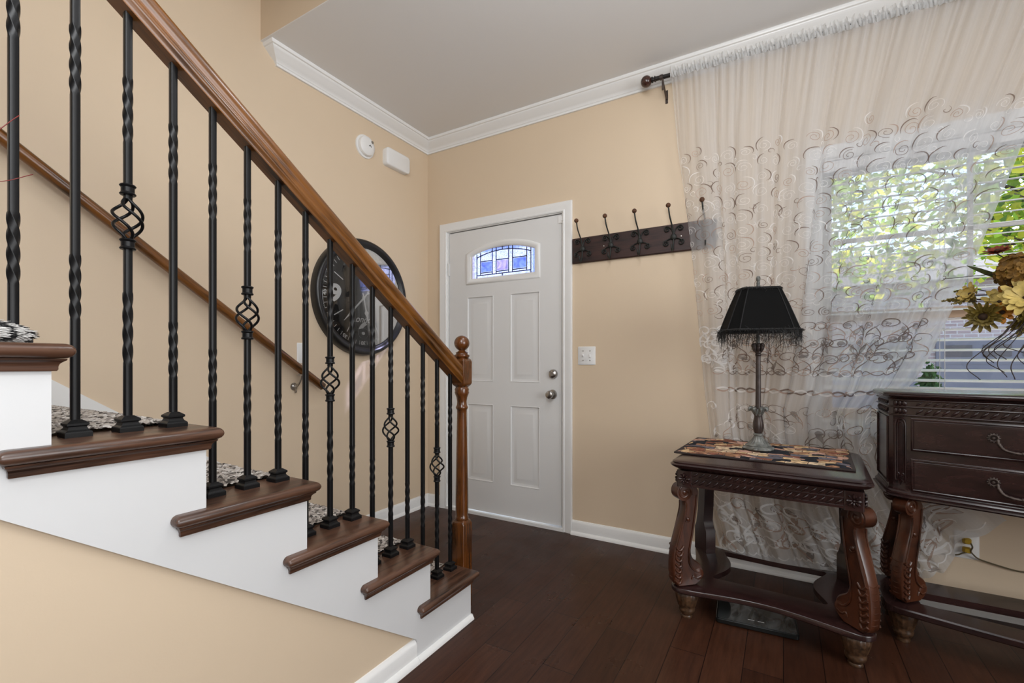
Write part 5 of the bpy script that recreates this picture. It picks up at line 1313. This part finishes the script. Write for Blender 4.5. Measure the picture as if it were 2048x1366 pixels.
for c, e in (((.575, 2.30, 1.325), (.510, 2.30, 1.318)), ((.60, 2.28, 1.315), (.530, 2.27, 1.302)), ((.61, 2.31, 1.355), (.545, 2.31, 1.352))):   # fluffy seed spikes
    m = MB(); c, e = Vector(c), Vector(e); ax = (e - c).normalized()
    for k in range(60):
        t = rnd.random(); p = c.lerp(e, t); d = (Vector((rnd.gauss(0, 1), rnd.gauss(0, 1), rnd.gauss(0, 1))).normalized() + ax * .8).normalized(); q = p + d * .020 * (1.15 - t)
        s_ = d.cross(Vector((0, 1, 0))); s_ = s_.normalized() if s_.length > .01 else Vector((1, 0, 0))
        m.add([tuple(p), tuple((p + q) / 2 + s_ * .004), tuple(q), tuple((p + q) / 2 - s_ * .004)], [(0, 1, 2, 3)])
    m.build('seed_spike', M['olive'], fl, smooth=0, off=flo); stem(tuple(c), .0018, .03)
m = MB()
for P in ([(.80, 2.36, 1.25), (.70, 2.32, 1.37), (.62, 2.29, 1.415), (.572, 2.28, 1.44)], [(.82, 2.36, 1.25), (.74, 2.27, 1.29), (.68, 2.25, 1.33)]):
    c = cr(P, 8); n_ = len(c); rows = []
    for i, p in enumerate(c):
        w_ = .009 * math.sin(math.pi * min(1, .12 + .88 * i / (n_ - 1))) ** .7; rows.append([tuple(p + Vector((.3, -.2, 1)).normalized() * w_), tuple(p + Vector((0, -.003, 0))), tuple(p - Vector((.3, -.2, 1)).normalized() * w_)])
    m.strip(rows)
m.build('leaf', M['green'], fl, smooth=180, off=flo)
m = MB()
for k in range(13):                                                # long drooping grass blades
    ex = rnd.uniform(.585, .74); ez = rnd.uniform(1.02, 1.13); ey = rnd.uniform(2.16, 2.24)
    m.tube(cr([mouth, (lin(FX, ex, .55), 2.25, 1.255 + rnd.uniform(-.02, .03)), (lin(FX, ex, .85), ey, lin(1.24, ez, .35)), (ex - .015 + rnd.uniform(-.02, .02), ey, lin(1.24, ez, .75)), (ex + rnd.uniform(-.01, .02), ey, ez)], 8), .0017, 4)
m.build('grass_blade', M['stem'], fl, smooth=180, off=flo)
m = MB()
for P in ([mouth, (.74, 2.3, 1.36), (.66, 2.25, 1.395), (.50, 2.24, 1.392)], [mouth, (.72, 2.28, 1.30), (.64, 2.25, 1.30), (.56, 2.25, 1.31)], [mouth, (.80, 2.3, 1.40), (.74, 2.25, 1.44), (.665, 2.24, 1.462)]):
    m.tube(cr(P, 7), .0012, 5)
m.build('wire_stem', M['stem'], fl, smooth=180, off=flo)

# ------------------------------------------------------------------ things on the upper stairs
m = MB(); rnd = random.Random(9); fc = Vector((-1.215, .165, SZk(6) + .019)); fs = (.040, .118, .022)
m.ball(tuple(fc), 1.0, 24, 14, fs[0], fs[1], fs[2] * .95)
for k in range(3400):
    d = Vector((rnd.gauss(0, 1), rnd.gauss(0, 1), rnd.gauss(0, 1))).normalized()
    p = fc + Vector((d.x * fs[0], d.y * fs[1], d.z * fs[2])); t = (d * .35 + Vector((rnd.uniform(-.15, .15), rnd.uniform(.5, 1.0), rnd.uniform(-.35, .05)))).normalized(); q = p + t * rnd.uniform(.010, .022)
    p.z = max(p.z, SZk(6) + .001); q.z = max(q.z, SZk(6) + .001)
    m.tube([tuple(p), tuple((p + q) / 2 + d * .002), tuple(q)], [.0013, .0010, .0003], 3, False)
tag(m.build('fur_throw', M['fur'], None, smooth=180, off=(fc.x, fc.y, SZk(6))), 'black and white fluffy fur item on the uppermost visible stair', 'fur throw')
m = MB(); b0 = Vector((-1.165, .010, SZk(7)))
m.tube(cr([b0, (-1.160, .10, 1.375), (-1.150, .200, 1.435), (-1.150, .262, 1.517)], 8), [.0013] * 16 + [.0008] * 9, 6)
m.tube(cr([(-1.160, .10, 1.375), (-1.155, .17, 1.378), (-1.15, .235, 1.392), (-1.15, .279, 1.420)], 7), .0007, 5)
tag(m.build('dried_twig', M['twig'], None, smooth=180, off=tuple(b0)), 'thin red forked twig beside the top baluster', 'twig')

# ------------------------------------------------------------------ outside
m = MB(); m.add([(-40, YB + .14, -.35), (40, YB + .14, -.35), (40, 60, -.9), (-40, 60, -.9)], [(0, 1, 2, 3)]); o = m.build('ground_outside', M['asphalt'], None, smooth=0); tag(o, kind='structure')
bd = thing('garage_building', 'brick garage building across the drive seen through the blind', 'building', (6.0, 14.5, -.6)); bdo = (6.0, 14.5, -.6)
m = MB(); m.box(-8, 22, 14.5, 20, -.7, 3.05); m.build('brick_wall', M['brick'], bd, smooth=0, off=bdo)
m = MB(); m.poly([(14.2, 3.05), (20.3, 3.05), (17.25, 4.3)], 'X', -8.3, 22.3); m.build('roof', M['roof'], bd, smooth=0, off=bdo)
for gx0 in (-6.2, -3.1, 0, 3.1, 6.2, 9.3, 12.4):
    m = MB(); m.box(gx0, gx0 + 2.75, 14.44, 14.5, -.62, 1.66)
    for k in range(1, 4): m.box(gx0, gx0 + 2.75, 14.435, 14.45, -.62 + k * .57 - .01, -.62 + k * .57 + .01)
    g_ = m.build('garage_door', M['garage'], bd, smooth=0, off=bdo)
    for k in range(4):
        m = MB(); m.box(gx0 + .16 + k * .64, gx0 + .16 + k * .64 + .46, 14.425, 14.44, 1.26, 1.52); m.build('door_window', M['garagepane'], g_, smooth=0, off=bdo)
def tree(name, label, base, crown, n, size, mats, seed, branches):
    t = thing(name, label, 'tree', base, group=None); rnd = random.Random(seed)
    m = MB(); b = Vector(base); top = Vector((crown[0], crown[1], crown[2]))
    m.tube(cr([b, b.lerp(top, .35) + Vector((.1, 0, 0)), b.lerp(top, .7), top], 5), [.11] * 6 + [.08] * 5 + [.05] * 5, 10); m.build('trunk', M['bark'], t, smooth=60, off=base)
    m = MB()
    tips = []
    for k in range(branches):
        a = rnd.uniform(0, 6.28); e = top + Vector((crown[3] * math.cos(a) * rnd.uniform(.4, 1), crown[4] * math.sin(a) * rnd.uniform(.4, 1), crown[5] * rnd.uniform(-.9, .9)))
        s0 = b.lerp(top, rnd.uniform(.45, 1)); mid = (s0 + e) / 2 + Vector((0, 0, rnd.uniform(-.05, .25))); P = cr([s0, mid, e], 5); m.tube(P, [lin(.032, .006, i / (len(P) - 1)) for i in range(len(P))], 6); tips += P[3:]
    m.build('branch', M['bark'], t, smooth=60, off=base)
    for mi, (mt, share) in enumerate(mats):
        m = MB()
        for k in range(int(n * share)):
            p = rnd.choice(tips) + Vector((rnd.gauss(0, .28), rnd.gauss(0, .28), rnd.gauss(0, .24)))
            u = Vector((rnd.gauss(0, 1), rnd.gauss(0, 1), rnd.gauss(0, .7))).normalized(); v_ = u.cross(Vector((rnd.gauss(0, 1), rnd.gauss(0, 1), rnd.gauss(0, 1)))).normalized(); s_ = size * rnd.uniform(.6, 1.25)
            m.add([tuple(p), tuple(p + u * s_ * .45 + v_ * s_ * .34), tuple(p + u * s_), tuple(p + u * s_ * .45 - v_ * s_ * .34)], [(0, 1, 2, 3)])
        o = m.build('foliage', M[mt], t, smooth=0, off=base); tag(o, kind='stuff')
tree('tree', 'leafy sunlit tree close outside the window', (5.6, 7.8, -.45), (2.6, 7.4, 3.3, 2.1, 1.2, 1.5), 9500, .13, (('leaf', .42), ('leafy', .48), ('leafd', .10)), 21, 34)
tree('tree', 'paler tree standing behind the nearest one', (-2.4, 9.4, -.5), (.1, 9.2, 4.1, 1.9, 1.3, 1.6), 5500, .14, (('leaf', .4), ('leafy', .4), ('leafd', .2)), 22, 26)
m = MB(); rnd = random.Random(31); bs = thing('shrub', 'small dark green shrub in front of the garage', 'shrub', (2.40, 11.6, -.5))
for k in range(900):
    d = Vector((rnd.gauss(0, 1), rnd.gauss(0, 1), rnd.gauss(0, 1))).normalized() * rnd.uniform(.5, 1); p = Vector((2.40 + d.x * .17, 11.6 + d.y * .25, .30 + d.z * .85)); u = Vector((rnd.gauss(0, 1), rnd.gauss(0, 1), rnd.gauss(0, 1))).normalized(); v_ = u.orthogonal().normalized()
    m.add([tuple(p), tuple(p + u * .05 + v_ * .035), tuple(p + u * .11), tuple(p + u * .05 - v_ * .035)], [(0, 1, 2, 3)])
o = m.build('foliage', M['shrub'], bs, smooth=0, off=(2.40, 11.6, -.5)); tag(o, kind='stuff')
m = MB(); m.tube([(2.40, 11.6, -.5), (2.40, 11.6, .6)], .04, 8); m.build('trunk', M['bark'], bs, off=(2.40, 11.6, -.5))
